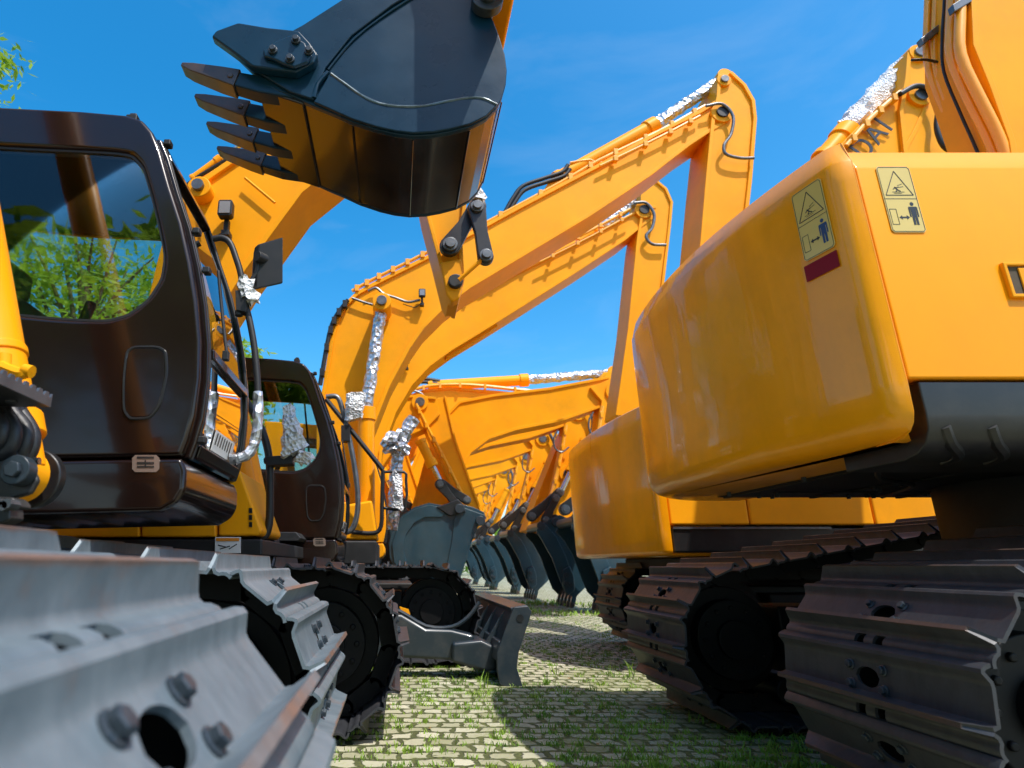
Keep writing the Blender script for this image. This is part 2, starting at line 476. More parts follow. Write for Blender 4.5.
def pins(root, spots, Y, r, depth=.05, mat='chrome', name='pin'):
    # pin bosses on the web of a boom
    for px, py in spots:
        c = W(px, py, Y)
        mb = MB(); mb.cyl((c.x, Y - .012, c.z), (c.x, Y + .04, c.z), r * 1.8, 28)
        mb.build('pin_boss', 'yellow', root, bevel=.006)
        mb = MB(); mb.cyl((c.x, Y - .012 - depth * .6, c.z), (c.x, Y + .03, c.z), r, 20); mb.build(name, mat, root, bevel=.005)

def pipe_run(root, pts, Y, r=.02, mat='pipe', clamps=True, name='hydraulic_pipe', off=.05):
    P = [W(a, b, Y) for a, b in pts]
    mb = MB(); mb.tube(P, r, 8, 3)
    o = mb.build(name, mat, root)
    if clamps:
        for i in range(1, len(P)):
            for t in (.25, .75):
                c = P[i - 1].lerp(P[i], t); mb = MB()
                mb.box(c.x - .03, c.x + .03, c.y - r - .015, c.y + r + .03, c.z - r - .03, c.z + r + .012)
                mb.build('pipe_clamp', mat, o, bevel=.004)
    return o

def cylinder(root, a, b, c, r, foil=False, name='hydraulic_cylinder'):
    # barrel a-b then rod b-c (world points)
    a, b, c = Vector(a), Vector(b), Vector(c)
    d = (b - a).normalized()
    mb = MB(); mb.cyl(a, b, r, 24); mb.cyl(b - d * r * 1.6, b, r * 1.22, 24); mb.cyl(a, a + d * r * .8, r * 1.15, 24)
    o = mb.build(name, 'yellow', root, bevel=.006)
    if foil:
        q = MB(); q.tube([b, b.lerp(c, .2), b.lerp(c, .45), b.lerp(c, .7), b.lerp(c, .97)], r * .82, 12, 6, jit=.22); q.build('foil_wrap', 'foil', o, sharp=15)
        q = MB(); q.cyl(c - d.cross(Vector((0, 1, 0))) * 0 - Vector((0, r, 0)), c + Vector((0, r, 0)), r * 1.1, 20); q.build('rod_eye', 'yellow', o, bevel=.006)
    else:
        q = MB(); q.cyl(b, c, r * .6, 20); q.build('rod', 'chrome', o)
    return o

def lamp(root, px, py, Y, s=1.0, name='work_lamp'):
    c = W(px, py, Y)
    mb = MB()
    mb.loft([[(c.x + dx * .06 * s * k, c.y - .05 * s + yy, c.z + dz * .075 * s * k) for dx, dz in ((-.8, -1), (.8, -1), (1, -.8), (1, .8), (.8, 1), (-.8, 1), (-1, .8), (-1, -.8))] for k, yy in ((.6, .10 * s), (1, .05 * s), (1, -.02 * s))])
    mb.box(c.x - .02 * s, c.x + .02 * s, c.y, c.y + .06 * s, c.z - .19 * s, c.z - .06 * s)
    mb.box(c.x - .035 * s, c.x + .035 * s, c.y - .01, c.y + .09 * s, c.z - .22 * s, c.z - .17 * s)
    o = mb.build(name, 'rubber', root, bevel=.006)
    q = MB(); q.box(c.x - .045 * s, c.x + .045 * s, c.y - .078 * s, c.y - .071 * s, c.z - .055 * s, c.z + .055 * s); q.build('lamp_lens', 'lens', o)
    q = MB(); q.tube([(c.x - .02 * s, c.y + .03, c.z - .17 * s), (c.x - .12 * s, c.y + .03, c.z - .24 * s), (c.x - .22 * s, c.y + .03, c.z - .22 * s), (c.x - .34 * s, c.y + .06, c.z - .16 * s)], .008 * s, 6); q.build('lamp_wire', 'rubber', o)
    return o

# ================================================================== CAB
CY0, CY1 = 2.2, 2.98
def smooth_loop(pts, k=3):
    out = []
    n = len(pts)
    for i in range(n):
        p0, p1, p2 = Vector(pts[i - 1]), Vector(pts[i]), Vector(pts[(i + 1) % n])
        a = p1.lerp(p0, .25); b = p1.lerp(p2, .25)
        for t in range(k + 1):
            u = t / k
            out.append(tuple(a.lerp(p1, u).lerp(p1.lerp(b, u), u)))
    return out
CAB_OUT = [(-150, 462), (-150, 97), (-60, 101), (0, 106), (80, 110), (125, 114), (142, 119), (152, 131), (160, 150), (170, 185), (182, 222), (191, 262), (197, 300), (200, 340), (199, 378), (194, 415), (187, 440), (181, 456)]
CAB_WIN = [(-105, 303), (-105, 134), (-50, 140), (0, 145), (112, 150), (132, 153), (143, 165), (152, 195), (160, 228), (165, 255), (162, 278), (148, 300), (128, 315), (106, 321), (60, 319), (0, 313)]
def make_cab(root, off=(0, 0, 0), sc=1.0, body='brown', wrap=False, label=None, sticker=True, full=True):
    # operator cab: side panels with openings, curved front, roof, base, glazing and seat
    off = Vector(off); ref = Vector((W(181, 456, CY0).x, CY0, W(181, 456, CY0).z))
    def tr(p): p = Vector(p); return ref + (p - ref) * sc + off
    def T2(pts, Y=CY0): return [((tr((x, Y, z))).x, (tr((x, Y, z))).z) for x, z in PL(pts, CY0)]
    ya, yb = tr((0, CY0, 0)).y, tr((0, CY1, 0)).y
    out = T2(CAB_OUT); win = T2(smooth_loop(CAB_WIN, 2))
    mb = MB(); mb.holed(out, win, ya, ya + .05)
    cab = mb.build('cab', body, root, bevel=.018, seg=3)
    if label: cab['label'] = label
    mb = MB(); mb.holed(out, win, yb - .05, yb); mb.build('far_side_panel', body, cab, bevel=.015)
    # roof: top polyline between the sides with a slight crown
    top = T2(CAB_OUT[1:9]); r = []
    for k, t in enumerate((0, .12, .5, .88, 1)):
        yy = ya + .03 + (yb - ya - .06) * t; up = (0, .02, .035, .02, 0)[k]
        r.append([(x, yy, z + up - .002) for x, z in top] + [(x, yy, z + up - .055) for x, z in reversed(top)])
    mb = MB(); mb.loft(r); mb.build('roof', body, cab, bevel=.006)
    mb = MB(); cx, cz = T2([(128, 113)])[0]
    mb.box(cx - .03, cx + .02, ya + .04, ya + .10, cz - .01, cz + .03); mb.box(cx - .02, cx + .012, ya + .05, ya + .09, cz + .03, cz + .045); mb.build('roof_marker', 'rubber', cab, bevel=.006)
    # base
    base = T2([(-150, 463), (181, 457), (185, 470), (184, 490), (176, 503), (160, 512), (-150, 519)])
    mb = MB(); mb.prism(base, ya + .004, yb - .004); bs = mb.build('cab_base', body, cab, bevel=.02, seg=3)
    # interior
    fl = T2([(-150, 452), (178, 446)]); mb = MB()
    mb.prism([fl[0], fl[1], (fl[1][0], fl[1][1] + .02), (fl[0][0], fl[0][1] + .02)], ya + .05, yb - .05); mb.build('cab_floor', 'inside', cab)
    mb = MB(); p = T2([(-140, 448), (-140, 115), (-128, 115), (-128, 448)]); mb.prism(p, ya + .06, yb - .06); mb.build('rear_panel', 'inside', cab)
    sx, sz = T2([(20, 395)])[0]
    mb = MB()
    ym = (ya + yb) / 2
    mb.box(sx - .30, sx + .18, ym - .2, ym + .2, sz - .10, sz + .06)
    mb.loft([[(sx - .30 - q, ym - .19 * k, zz), (sx - .17 - q, ym - .19 * k, zz), (sx - .17 - q, ym + .19 * k, zz), (sx - .30 - q, ym + .19 * k, zz)] for q, k, zz in ((0, 1, sz + .06), (.05, 1, sz + .35), (.10, .85, sz + .55))])
    mb.box(sx - .42, sx - .33, ym - .09, ym + .09, sz + .58, sz + .72)
    mb.build('seat', 'seat', cab, bevel=.03, seg=3)
    mb = MB(); mb.box(sx + .05, sx + .13, ya + .12, ya + .2, sz, sz + .30); mb.cyl((sx + .09, ya + .16, sz + .30), (sx + .13, ya + .16, sz + .45), .022, 12); mb.build('control_lever', 'rubber', cab, bevel=.01)
    # side glass with rubber surround
    w2 = T2(smooth_loop([(20 + (x - 20) * .985, 230 + (y - 230) * .975) for x, y in CAB_WIN], 2))
    mb = MB(); mb.holed(win, w2, ya + .012, ya + .034); mb.build('window_seal', 'rubber', cab)
    mb = MB(); mb.prism(win, ya + .020, ya + .026); mb.build('side_window', 'glass_dark', cab, smooth=False)
    mb = MB(); mb.prism(win, yb - .026, yb - .020); mb.build('far_window', 'glass_dark', cab, smooth=False)
    wb = T2([(114, 318), (114, 150), (118, 150), (118, 318)]); mb = MB(); mb.prism(wb, yb - .045, yb - .028); mb.build('window_bar', 'rubber', cab)
    # front: posts, bar, glass
    FR = [(152, 131), (160, 150), (170, 185), (182, 222), (191, 262), (197, 300), (200, 340), (199, 378), (194, 415), (187, 440), (181, 456)]
    f2 = T2(FR)
    mb = MB()
    nn = len(f2)
    def post(yA, yB, bulge):
        r = []
        for x, z in f2:
            r.append([(x - .05, yA, z), (x + bulge, yA, z), (x + bulge, yB, z), (x - .05, yB, z)])
        mb.loft(r)
    post(ya + .051, ya + .074, .018); post(yb - .085, yb - .051, .02)
    for i0 in (0, 6, nn - 2):
        (x0, z0), (x1, z1) = f2[i0], f2[i0 + 1]
        d = Vector((x1 - x0, z1 - z0)); t = .045 if i0 == 6 else (.05 if i0 else .09); d = d.normalized() * t
        mb.prism([(x0 - .03, z0), (x0 + .027, z0), (x0 + d.x + .027, z0 + d.y), (x0 + d.x - .03, z0 + d.y)], ya + .10, yb - .10)
    mb.build('front_frame', 'brown' if body == 'brown' else 'black', cab, bevel=.008)
    for nm, i0, i1 in (('windshield', 0, 6), ('lower_windshield', 6, nn - 1)):
        mb = MB(); mb.loft([[(x + .004, ya + .073, z), (x + .004, yb - .084, z)] for x, z in f2[i0:i1 + 1]], cap=False, closed=False)
        mb.build(nm, 'glass', cab)
    mb = MB()
    for yy in (ya + .074, yb - .084):
        mb.tube([(x + .014, yy, z) for x, z in f2], .008, 8, 2)
    mb.build('windshield_seal', 'rubber', cab)
    if full:
        # recessed hatch outline on the side panel, rating plate, wiper, hinges
        ht = T2(smooth_loop([(127, 352), (134, 347), (158, 347), (166, 352), (167, 375), (160, 405), (150, 418), (130, 419), (124, 410), (124, 380)], 2))
        mb = MB(); mb.tube([(x, ya - .001, z) for x, z in ht + ht[:1]], .006, 6, 1); mb.build('hatch_seam', 'black', cab)
        cxm = sum(x for x, z in ht) / len(ht); czm = sum(z for x, z in ht) / len(ht)
        mb = MB(); mb.prism([(cxm + (x - cxm) * .96, czm + (z - czm) * .97) for x, z in ht], ya - .004, ya + .01); mb.build('hatch', body, cab, bevel=.004)
        pl = T2([(132, 458), (135, 455), (156, 455), (159, 458), (159, 469), (156, 472), (135, 472), (132, 469)])
        mb = MB(); mb.prism(pl, ya + .001, ya + .006); pp = mb.build('rating_plate', 'silver', bs)
        mb = MB()
        for a, b in ((456.5, 458.5), (462, 464), (466, 467.5)):
            mb.prism(T2([(137, a), (154, a), (154, b), (137, b)]), ya - .001, ya + .0005)
        mb.prism(T2([(145, 460), (146, 460), (146, 466), (145, 466)]), ya - .002, ya + .0005)
        mb.build('plate_print', 'black', pp)
        mb = MB(); wx = T2([(196, 252), (200, 300), (204, 340)])
        mb.tube([(x + .045, ya + .16, z) for x, z in wx], .008, 6); mb.box(wx[2][0] + .03, wx[2][0] + .055, ya + .145, ya + .175, wx[2][1] - .03, wx[2][1] + .01)
        mb.build('wiper', 'rubber', cab, bevel=.004)
        for a in ((157, 132), (186, 222), (196, 262), (190, 436)):
            mb = MB(); x, z = T2([a])[0]; mb.box(x + .005, x + .036, ya + .06, ya + .10, z - .014, z + .014)
            mb.build('hinge', 'rubber', cab, bevel=.006)
    if sticker:
        x0, z0 = f2[8]; x1, z1 = f2[9]
        mb = MB(); mb.prism([(x0 + .009, z0), (x0 + .011, z0), (x1 + .011, z1 + .01), (x1 + .009, z1 + .01)], yb - .52, yb - .22); mb.build('screen_sticker', 'white', cab)
        mb = MB()
        for k in range(7):
            y = yb - .50 + k * .036
            mb.prism([(x0 + .0115 - .25 * (x0 - x1) * .0, z0 - .01), (x0 + .0125, z0 - .01), (x0 + .0125 + (x1 - x0) * .6, z0 + (z1 - z0) * .6), (x0 + .0115 + (x1 - x0) * .6, z0 + (z1 - z0) * .6)], y, y + .012)
        mb.build('sticker_print', 'ink', cab)
    return cab
# ================================================================== BUCKET
def bucket(root, name, side, nlip, y0, y1, mat='navy', shell='bucketbrown', th=.03, teeth=4, tl=.26, rib=True, detail=True, lip_dir=None):
    # side: outline of the near side plate (x,z); the first nlip points run along the shell from lip to hinge
    S = [Vector(p) for p in side]
    mb = MB(); mb.prism(side, y0, y0 + th); b = mb.build(name, mat, root, bevel=.006)
    mb = MB(); mb.prism(side, y1 - th, y1); mb.build('side_plate', mat, b, bevel=.006)
    P = S[:nlip]; c = sum(S, Vector((0, 0))) / len(S)
    rings = []
    mb = MB()
    for i, p in enumerate(P):
        d = (P[min(i + 1, nlip - 1)] - P[max(i - 1, 0)]).normalized(); n = Vector((-d.y, d.x))
        if n.dot(c - p) < 0: n = -n
        q = p + n * .03
        p = p + n * .004
        rings.append([(p.x, y0 + th * .5, p.y), (p.x, y1 - th * .5, p.y), (q.x, y1 - th * .5, q.y), (q.x, y0 + th * .5, q.y)])
    mb.loft(rings); mb.build('shell', shell, b, sharp=12)
    if rib:
        L_ = nlip - 1
        for k in range(2, L_, 3):
            p = P[k]; d = (P[k + 1] - P[k - 1]).normalized(); n = Vector((-d.y, d.x))
            if n.dot(c - p) > 0: n = -n
            p = p + n * .003
            mb = MB(); mb.tube([(p.x, y0 + .03, p.y), (p.x, y1 - .03, p.y)], .004, 6, 1)
            mb.build('shell_seam', shell, b)
    # teeth along the lip
    lip = P[0]; d = lip_dir or (P[0] - P[1]).normalized(); d = Vector(d); n = Vector((-d.y, d.x))
    mb = MB(); mb.prism([tuple(lip + d * .04 + n * .03), tuple(lip + d * .04 - n * .02), tuple(lip - d * .22 - n * .02), tuple(lip - d * .22 + n * .05)], y0 + .012, y1 - .012)
    mb.build('cutting_edge', shell, b, bevel=.008)
    for k in range(teeth):
        y = y0 + .045 + (y1 - y0 - .09) * k / (teeth - 1)
        mb = MB()
        def sec(t, hw, hh, off): return [tuple(v) for v in ((lambda q: [(q.x + n.x * hh + n.x * off, y - hw, q.y + n.y * hh + n.y * off), (q.x + n.x * hh + n.x * off, y + hw, q.y + n.y * hh + n.y * off), (q.x - n.x * hh + n.x * off, y + hw, q.y - n.y * hh + n.y * off), (q.x - n.x * hh + n.x * off, y - hw, q.y - n.y * hh + n.y * off)])(lip + d * t))]
        mb.loft([sec(-.16, .04, .03, 0), sec(.03, .045, .05, 0), sec(tl * .5, .04, .042, 0)])
        t_ = mb.build('tooth_adapter', mat, b, bevel=.008)
        mb = MB(); mb.loft([sec(tl * .38, .05, .055, 0), sec(tl * .6, .052, .045, 0), sec(tl, .044, .026, -.004), sec(tl + .06, .040, .011, -.008)])
        q = lip + d * tl * .47
        mb.cyl((q.x, y - .058, q.y), (q.x, y + .058, q.y), .018, 8)
        mb.build('tooth', 'tooth', t_, bevel=.006)
    return b

# ================================================================== GROUND, SKY, LIGHT
def setting():
    m, nt, b = _mat('mossy_concrete_pavers')
    tc = N(nt, 'ShaderNodeTexCoord')
    wob = N(nt, 'ShaderNodeTexNoise', Scale=2.6, Detail=5.0); L(nt, tc.outputs['Object'], wob.inputs['Vector'])
    vs = N(nt, 'ShaderNodeVectorMath', operation='SCALE'); vs.inputs['Scale'].default_value = .16
    L(nt, wob.outputs['Color'], vs.inputs[0])
    va = N(nt, 'ShaderNodeVectorMath', operation='ADD'); L(nt, tc.outputs['Object'], va.inputs[0]); L(nt, vs.outputs[0], va.inputs[1])
    wb2 = N(nt, 'ShaderNodeTexNoise', Scale=11.0, Detail=3.0); L(nt, tc.outputs['Object'], wb2.inputs['Vector'])
    vs2 = N(nt, 'ShaderNodeVectorMath', operation='SCALE'); vs2.inputs['Scale'].default_value = .07; L(nt, wb2.outputs['Color'], vs2.inputs[0])
    vb = N(nt, 'ShaderNodeVectorMath', operation='ADD'); L(nt, va.outputs[0], vb.inputs[0]); L(nt, vs2.outputs[0], vb.inputs[1]); va = vb
    br = N(nt, 'ShaderNodeTexBrick'); br.offset = .5; br.squash = 1
    L(nt, va.outputs[0], br.inputs['Vector'])
    br.inputs['Scale'].default_value = 1; br.inputs['Brick Width'].default_value = .15; br.inputs['Row Height'].default_value = .125
    br.inputs['Mortar Size'].default_value = .019; br.inputs['Mortar Smooth'].default_value = .4; br.inputs['Bias'].default_value = -.1
    br.inputs['Color1'].default_value = (.64, .61, .48, 1); br.inputs['Color2'].default_value = (.34, .33, .21, 1); br.inputs['Mortar'].default_value = (.055, .062, .024, 1)
    n1 = N(nt, 'ShaderNodeTexNoise', Scale=1.1, Detail=8.0, Roughness=.62); L(nt, tc.outputs['Object'], n1.inputs['Vector'])
    n2 = N(nt, 'ShaderNodeTexNoise', Scale=38.0, Detail=5.0, Roughness=.7); L(nt, tc.outputs['Object'], n2.inputs['Vector'])
    # moss creeps from the joints
    mr = N(nt, 'ShaderNodeMapRange'); mr.inputs['From Min'].default_value = .36; mr.inputs['From Max'].default_value = .62; mr.inputs['To Max'].default_value = .66
    L(nt, n1.outputs['Fac'], mr.inputs['Value'])
    # heavier moss beside the right row, painted in to deepen the counterweight shadow
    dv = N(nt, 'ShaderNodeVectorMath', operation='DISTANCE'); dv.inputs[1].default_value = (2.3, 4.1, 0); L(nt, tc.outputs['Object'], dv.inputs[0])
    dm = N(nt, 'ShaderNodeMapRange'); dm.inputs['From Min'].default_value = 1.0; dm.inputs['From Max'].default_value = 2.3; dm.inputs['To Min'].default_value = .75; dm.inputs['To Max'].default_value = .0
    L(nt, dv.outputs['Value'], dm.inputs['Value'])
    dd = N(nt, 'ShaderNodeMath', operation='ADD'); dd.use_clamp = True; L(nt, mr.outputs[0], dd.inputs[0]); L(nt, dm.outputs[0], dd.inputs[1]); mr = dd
    m2 = N(nt, 'ShaderNodeMapRange'); m2.inputs['From Min'].default_value = .35; m2.inputs['From Max'].default_value = .62
    L(nt, n2.outputs['Fac'], m2.inputs['Value'])
    mm = N(nt, 'ShaderNodeMath', operation='MULTIPLY'); L(nt, mr.outputs[0], mm.inputs[0]); L(nt, m2.outputs[0], mm.inputs[1])
    mossc = N(nt, 'ShaderNodeValToRGB'); mossc.color_ramp.elements[0].color = (.060, .10, .014, 1); mossc.color_ramp.elements[1].color = (.24, .25, .055, 1)
    L(nt, n2.outputs['Fac'], mossc.inputs['Fac'])
    sp = N(nt, 'ShaderNodeMix', data_type='RGBA', blend_type='MULTIPLY'); sp.inputs[0].default_value = .55
    spr = N(nt, 'ShaderNodeValToRGB'); spr.color_ramp.elements[0].position = .3; spr.color_ramp.elements[0].color = (.45, .44, .40, 1); spr.color_ramp.elements[1].position = .6; spr.color_ramp.elements[1].color = (1.1, 1.08, 1.0, 1)
    L(nt, n2.outputs['Fac'], spr.inputs['Fac'])
    L(nt, br.outputs['Color'], sp.inputs[6]); L(nt, spr.outputs[0], sp.inputs[7])
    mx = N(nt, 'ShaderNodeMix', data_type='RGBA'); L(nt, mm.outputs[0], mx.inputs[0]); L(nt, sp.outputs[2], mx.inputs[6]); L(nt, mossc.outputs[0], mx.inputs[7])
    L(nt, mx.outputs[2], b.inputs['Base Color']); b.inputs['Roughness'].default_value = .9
    hh = N(nt, 'ShaderNodeMath', operation='MULTIPLY_ADD'); hh.inputs[1].default_value = -1.0
    L(nt, br.outputs['Fac'], hh.inputs[0])
    hs = N(nt, 'ShaderNodeMath', operation='MULTIPLY'); hs.inputs[1].default_value = .35; L(nt, n2.outputs['Fac'], hs.inputs[0]); L(nt, hs.outputs[0], hh.inputs[2])
    bp = N(nt, 'ShaderNodeBump', Strength=.8, Distance=.015); L(nt, hh.outputs[0], bp.inputs['Height']); L(nt, bp.outputs[0], b.inputs['Normal'])
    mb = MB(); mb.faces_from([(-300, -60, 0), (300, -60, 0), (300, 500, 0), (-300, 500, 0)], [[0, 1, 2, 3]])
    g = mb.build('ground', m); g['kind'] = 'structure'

    # grass growing from the joints
    m, nt, b = _mat('grass_blades')
    oi = N(nt, 'ShaderNodeTexCoord'); no = N(nt, 'ShaderNodeTexNoise', Scale=1.7, Detail=3.0); L(nt, oi.outputs['Object'], no.inputs['Vector'])
    cr = N(nt, 'ShaderNodeValToRGB'); cr.color_ramp.elements[0].position = .35; cr.color_ramp.elements[0].color = (.11, .24, .012, 1); cr.color_ramp.elements[1].position = .65; cr.color_ramp.elements[1].color = (.28, .42, .04, 1)
    L(nt, no.outputs['Fac'], cr.inputs['Fac']); L(nt, cr.outputs[0], b.inputs['Base Color']); b.inputs['Roughness'].default_value = .6
    rg = random.Random(3)
    V, Fc = [], []
    def blade(x, y, h, w):
        a = rg.uniform(0, 2 * PI); dx, dy = math.cos(a), math.sin(a); le = rg.uniform(.2, .9) * h; a2 = rg.uniform(0, 2 * PI); lx, ly = math.cos(a2) * le, math.sin(a2) * le
        i = len(V)
        V.extend([(x - dx * w, y - dy * w, 0), (x + dx * w, y + dy * w, 0), (x + lx * .4 + dx * w * .8, y + ly * .4 + dy * w * .8, h * .6), (x + lx * .4 - dx * w * .8, y + ly * .4 - dy * w * .8, h * .6), (x + lx, y + ly, h)])
        Fc.extend([(i, i + 1, i + 2, i + 3), (i + 3, i + 2, i + 4)])
    for k in range(5200):
        t = rg.random()
        y = 3.2 + 12 * t ** 1.6; x = rg.uniform(-.6, .62 * y + .6)
        # joints of the paving
        row = round(y / .125); y = row * .125 + rg.gauss(0, .012)
        if rg.random() < .45: x = round(x / .17) * .17 + (.085 if row % 2 else 0) + rg.gauss(0, .012)
        dens = .5 * math.sin(x * 1.9 + 1) * math.sin(y * 1.3 + x * .7) + rg.uniform(-.8, .75)
        if dens < .05: continue
        nb = rg.randint(6, 20)
        big = rg.random() < .05
        for q in range(nb): blade(x + rg.gauss(0, .028), y + rg.gauss(0, .018), rg.uniform(.010, .034) * (2.2 if big else 1), rg.uniform(.002, .0045))
    for k in range(5000):                            # verge of longer grass at the far end of the aisle
        y = rg.uniform(12.5, 17); x = rg.uniform(1.6, 7)
        if math.sin(x * 2.1) * math.sin(y * 1.2) + rg.uniform(-.5, .5) < .1: continue
        blade(x, y, rg.uniform(.03, .12), .012)
    for (bx, by) in ((.93, 5.5), (.70, 5.35), (1.45, 6.0), (1.9, 5.9), (2.1, 5.9), (1.25, 5.5)):
        for q in range(9): blade(bx + rg.gauss(0, .02), by + rg.gauss(0, .02), rg.uniform(.04, .14), rg.uniform(.003, .005))
    me = bpy.data.meshes.new('grass'); me.from_pydata(V, [], Fc); me.materials.append(m)
    o = bpy.data.objects.new('grass', me); COL.objects.link(o); o['kind'] = 'stuff'; o['label'] = 'short green grass and weeds growing in the paver joints'; o['category'] = 'grass'

    # sky
    w = bpy.data.worlds.new('World'); scn.world = w; w.use_nodes = True
    nt = w.node_tree; bg = nt.nodes['Background']
    sun = Vector((.37, -.44, 1.0)).normalized()
    el = math.asin(sun.z); rot = math.atan2(sun.x, sun.y)
    sk = N(nt, 'ShaderNodeTexSky'); sk.sky_type = 'NISHITA'; sk.sun_disc = False; sk.sun_elevation = el; sk.sun_rotation = rot
    sk.air_density = 1.0; sk.dust_density = 1.5; sk.ozone_density = 2.0
    hs = N(nt, 'ShaderNodeHueSaturation'); hs.inputs['Saturation'].default_value = 1.48; hs.inputs['Value'].default_value = 2.2; hs.inputs['Hue'].default_value = .49
    L(nt, sk.outputs[0], hs.inputs['Color'])
    tc = N(nt, 'ShaderNodeTexCoord'); mp = N(nt, 'ShaderNodeMapping'); mp.inputs['Scale'].default_value = (1.2, 1.2, 4.5); mp.inputs['Rotation'].default_value = (.2, .25, .4)
    L(nt, tc.outputs['Generated'], mp.inputs[0])
    no = N(nt, 'ShaderNodeTexNoise', Scale=2.3, Detail=9.0, Roughness=.58, Distortion=.6); L(nt, mp.outputs[0], no.inputs['Vector'])
    mr = N(nt, 'ShaderNodeMapRange'); mr.inputs['From Min'].default_value = .52; mr.inputs['From Max'].default_value = .85; mr.inputs['To Max'].default_value = .11
    L(nt, no.outputs['Fac'], mr.inputs['Value'])
    mx = N(nt, 'ShaderNodeMix', data_type='RGBA'); mx.inputs[7].default_value = (7.5, 8.2, 9.0, 1)
    L(nt, mr.outputs[0], mx.inputs[0]); L(nt, hs.outputs[0], mx.inputs[6]); L(nt, mx.outputs[2], bg.inputs['Color'])
    bg.inputs['Strength'].default_value = .122
    ld = bpy.data.lights.new('sun', 'SUN'); ld.energy = 5.0; ld.angle = math.radians(.53); ld.color = (1, .955, .88)
    lo = bpy.data.objects.new('sun', ld); COL.objects.link(lo); lo.rotation_euler = (-sun).to_track_quat('-Z', 'Y').to_euler(); lo.location = (3, -3, 12)

    cd = bpy.data.cameras.new('camera'); co = bpy.data.objects.new('camera', cd); COL.objects.link(co)
    cd.sensor_width = 36; cd.lens = FPX / 1024 * 36; cd.shift_x = (512 - PCX) / 1024; cd.clip_start = .02; cd.clip_end = 2000
    co.location = (0, 0, H); co.rotation_euler = (PI / 2 + PITCH, 0, 0)
    cd.dof.use_dof = True; cd.dof.focus_distance = 3.2; cd.dof.aperture_fstop = 2.9
    scn.camera = co
    scn.view_settings.view_transform = 'Standard'; scn.view_settings.look = 'None'; scn.view_settings.exposure = 0; scn.view_settings.gamma = 1
    scn.cycles.max_bounces = 8; scn.cycles.transparent_max_bounces = 12; scn.cycles.caustics_reflective = False; scn.cycles.caustics_refractive = False
    scn.cycles.use_denoising = True; scn.cycles.sample_clamp_indirect = 6

# ================================================================== TREES
def leaf_mat():
    m, nt, b = _mat('tree_leaves')
    tc = N(nt, 'ShaderNodeTexCoord'); no = N(nt, 'ShaderNodeTexNoise', Scale=.9, Detail=4.0); L(nt, tc.outputs['Object'], no.inputs['Vector'])
    cr = N(nt, 'ShaderNodeValToRGB'); cr.color_ramp.elements[0].position = .35; cr.color_ramp.elements[0].color = (.07, .18, .012, 1); cr.color_ramp.elements[1].position = .66; cr.color_ramp.elements[1].color = (.30, .44, .045, 1)
    L(nt, no.outputs['Fac'], cr.inputs['Fac']); L(nt, cr.outputs[0], b.inputs['Base Color']); b.inputs['Roughness'].default_value = .45
    tr = N(nt, 'ShaderNodeBsdfTranslucent'); tr.inputs['Color'].default_value = (.42, .62, .05, 1)
    mx = N(nt, 'ShaderNodeMixShader'); mx.inputs[0].default_value = .45
    L(nt, b.outputs[0], mx.inputs[1]); L(nt, tr.outputs[0], mx.inputs[2]); L(nt, mx.outputs[0], nt.nodes['Material Output'].inputs['Surface'])
    return m
def tree(label, loc, h, rad, n=4200, ls=.16, seed=1, squash=1.0):
    rg = random.Random(seed); x, y = loc
    t = thing('leafy_tree', label, 'tree', (x, y, 0), 'trees behind the left row of machines')
    cz = h - rad * squash
    mb = MB(); mb.tube([(x, y, 0), (x + .1, y, cz * .5), (x - .05, y + .1, cz), (x, y, cz + rad * .5)], lambda k: .2 * (1 - .75 * k), 10, 4)
    tips = []
    for k in range(14):
        a = k * 2.4; e = rg.uniform(.1, 1.2); d = Vector((math.cos(a) * math.cos(e), math.sin(a) * math.cos(e), math.sin(e) * squash))
        s0 = Vector((x, y, cz * rg.uniform(.65, 1))); p = Vector((x, y, cz)) + d * rad * .85
        mb.tube([s0, s0.lerp(p, .5) + Vector((0, 0, .2)), p], lambda q: .07 * (1 - .8 * q), 6, 3); tips.append(p)
    mb.build('trunk', M['bark'], t)
    V, F = [], []
    cl = [(Vector((rg.gauss(0, 1), rg.gauss(0, 1), rg.gauss(0, 1) * squash)).normalized() * rad * rg.uniform(.45, 1.0)) for _ in range(60)]
    for k in range(n):
        c = rg.choice(cl); p = Vector((x, y, cz)) + c + Vector((rg.gauss(0, 1), rg.gauss(0, 1), rg.gauss(0, .8))) * rad * .16
        u = Vector((rg.gauss(0, 1), rg.gauss(0, 1), rg.gauss(0, .6))).normalized(); v = u.orthogonal().normalized(); s = ls * rg.uniform(.6, 1.3)
        i = len(V); V.extend([p - u * s, p + v * s * .33, p + u * s, p - v * s * .33]); F.append((i, i + 1, i + 2, i + 3))
    me = bpy.data.meshes.new('crown'); me.from_pydata([tuple(v - Vector((x, y, 0))) for v in V], [], F); me.materials.append(M['leaf'])
    o = bpy.data.objects.new('crown', me); COL.objects.link(o); o.parent = t
    return t
M['bark'] = paint('tree_bark', (.10, .075, .05), .9, var=.4, scale=8)
M['leaf'] = leaf_mat()
setting()
def EX(label, x, y): return thing('excavator', label, 'excavator', (x, y, 0), GROUP_L)

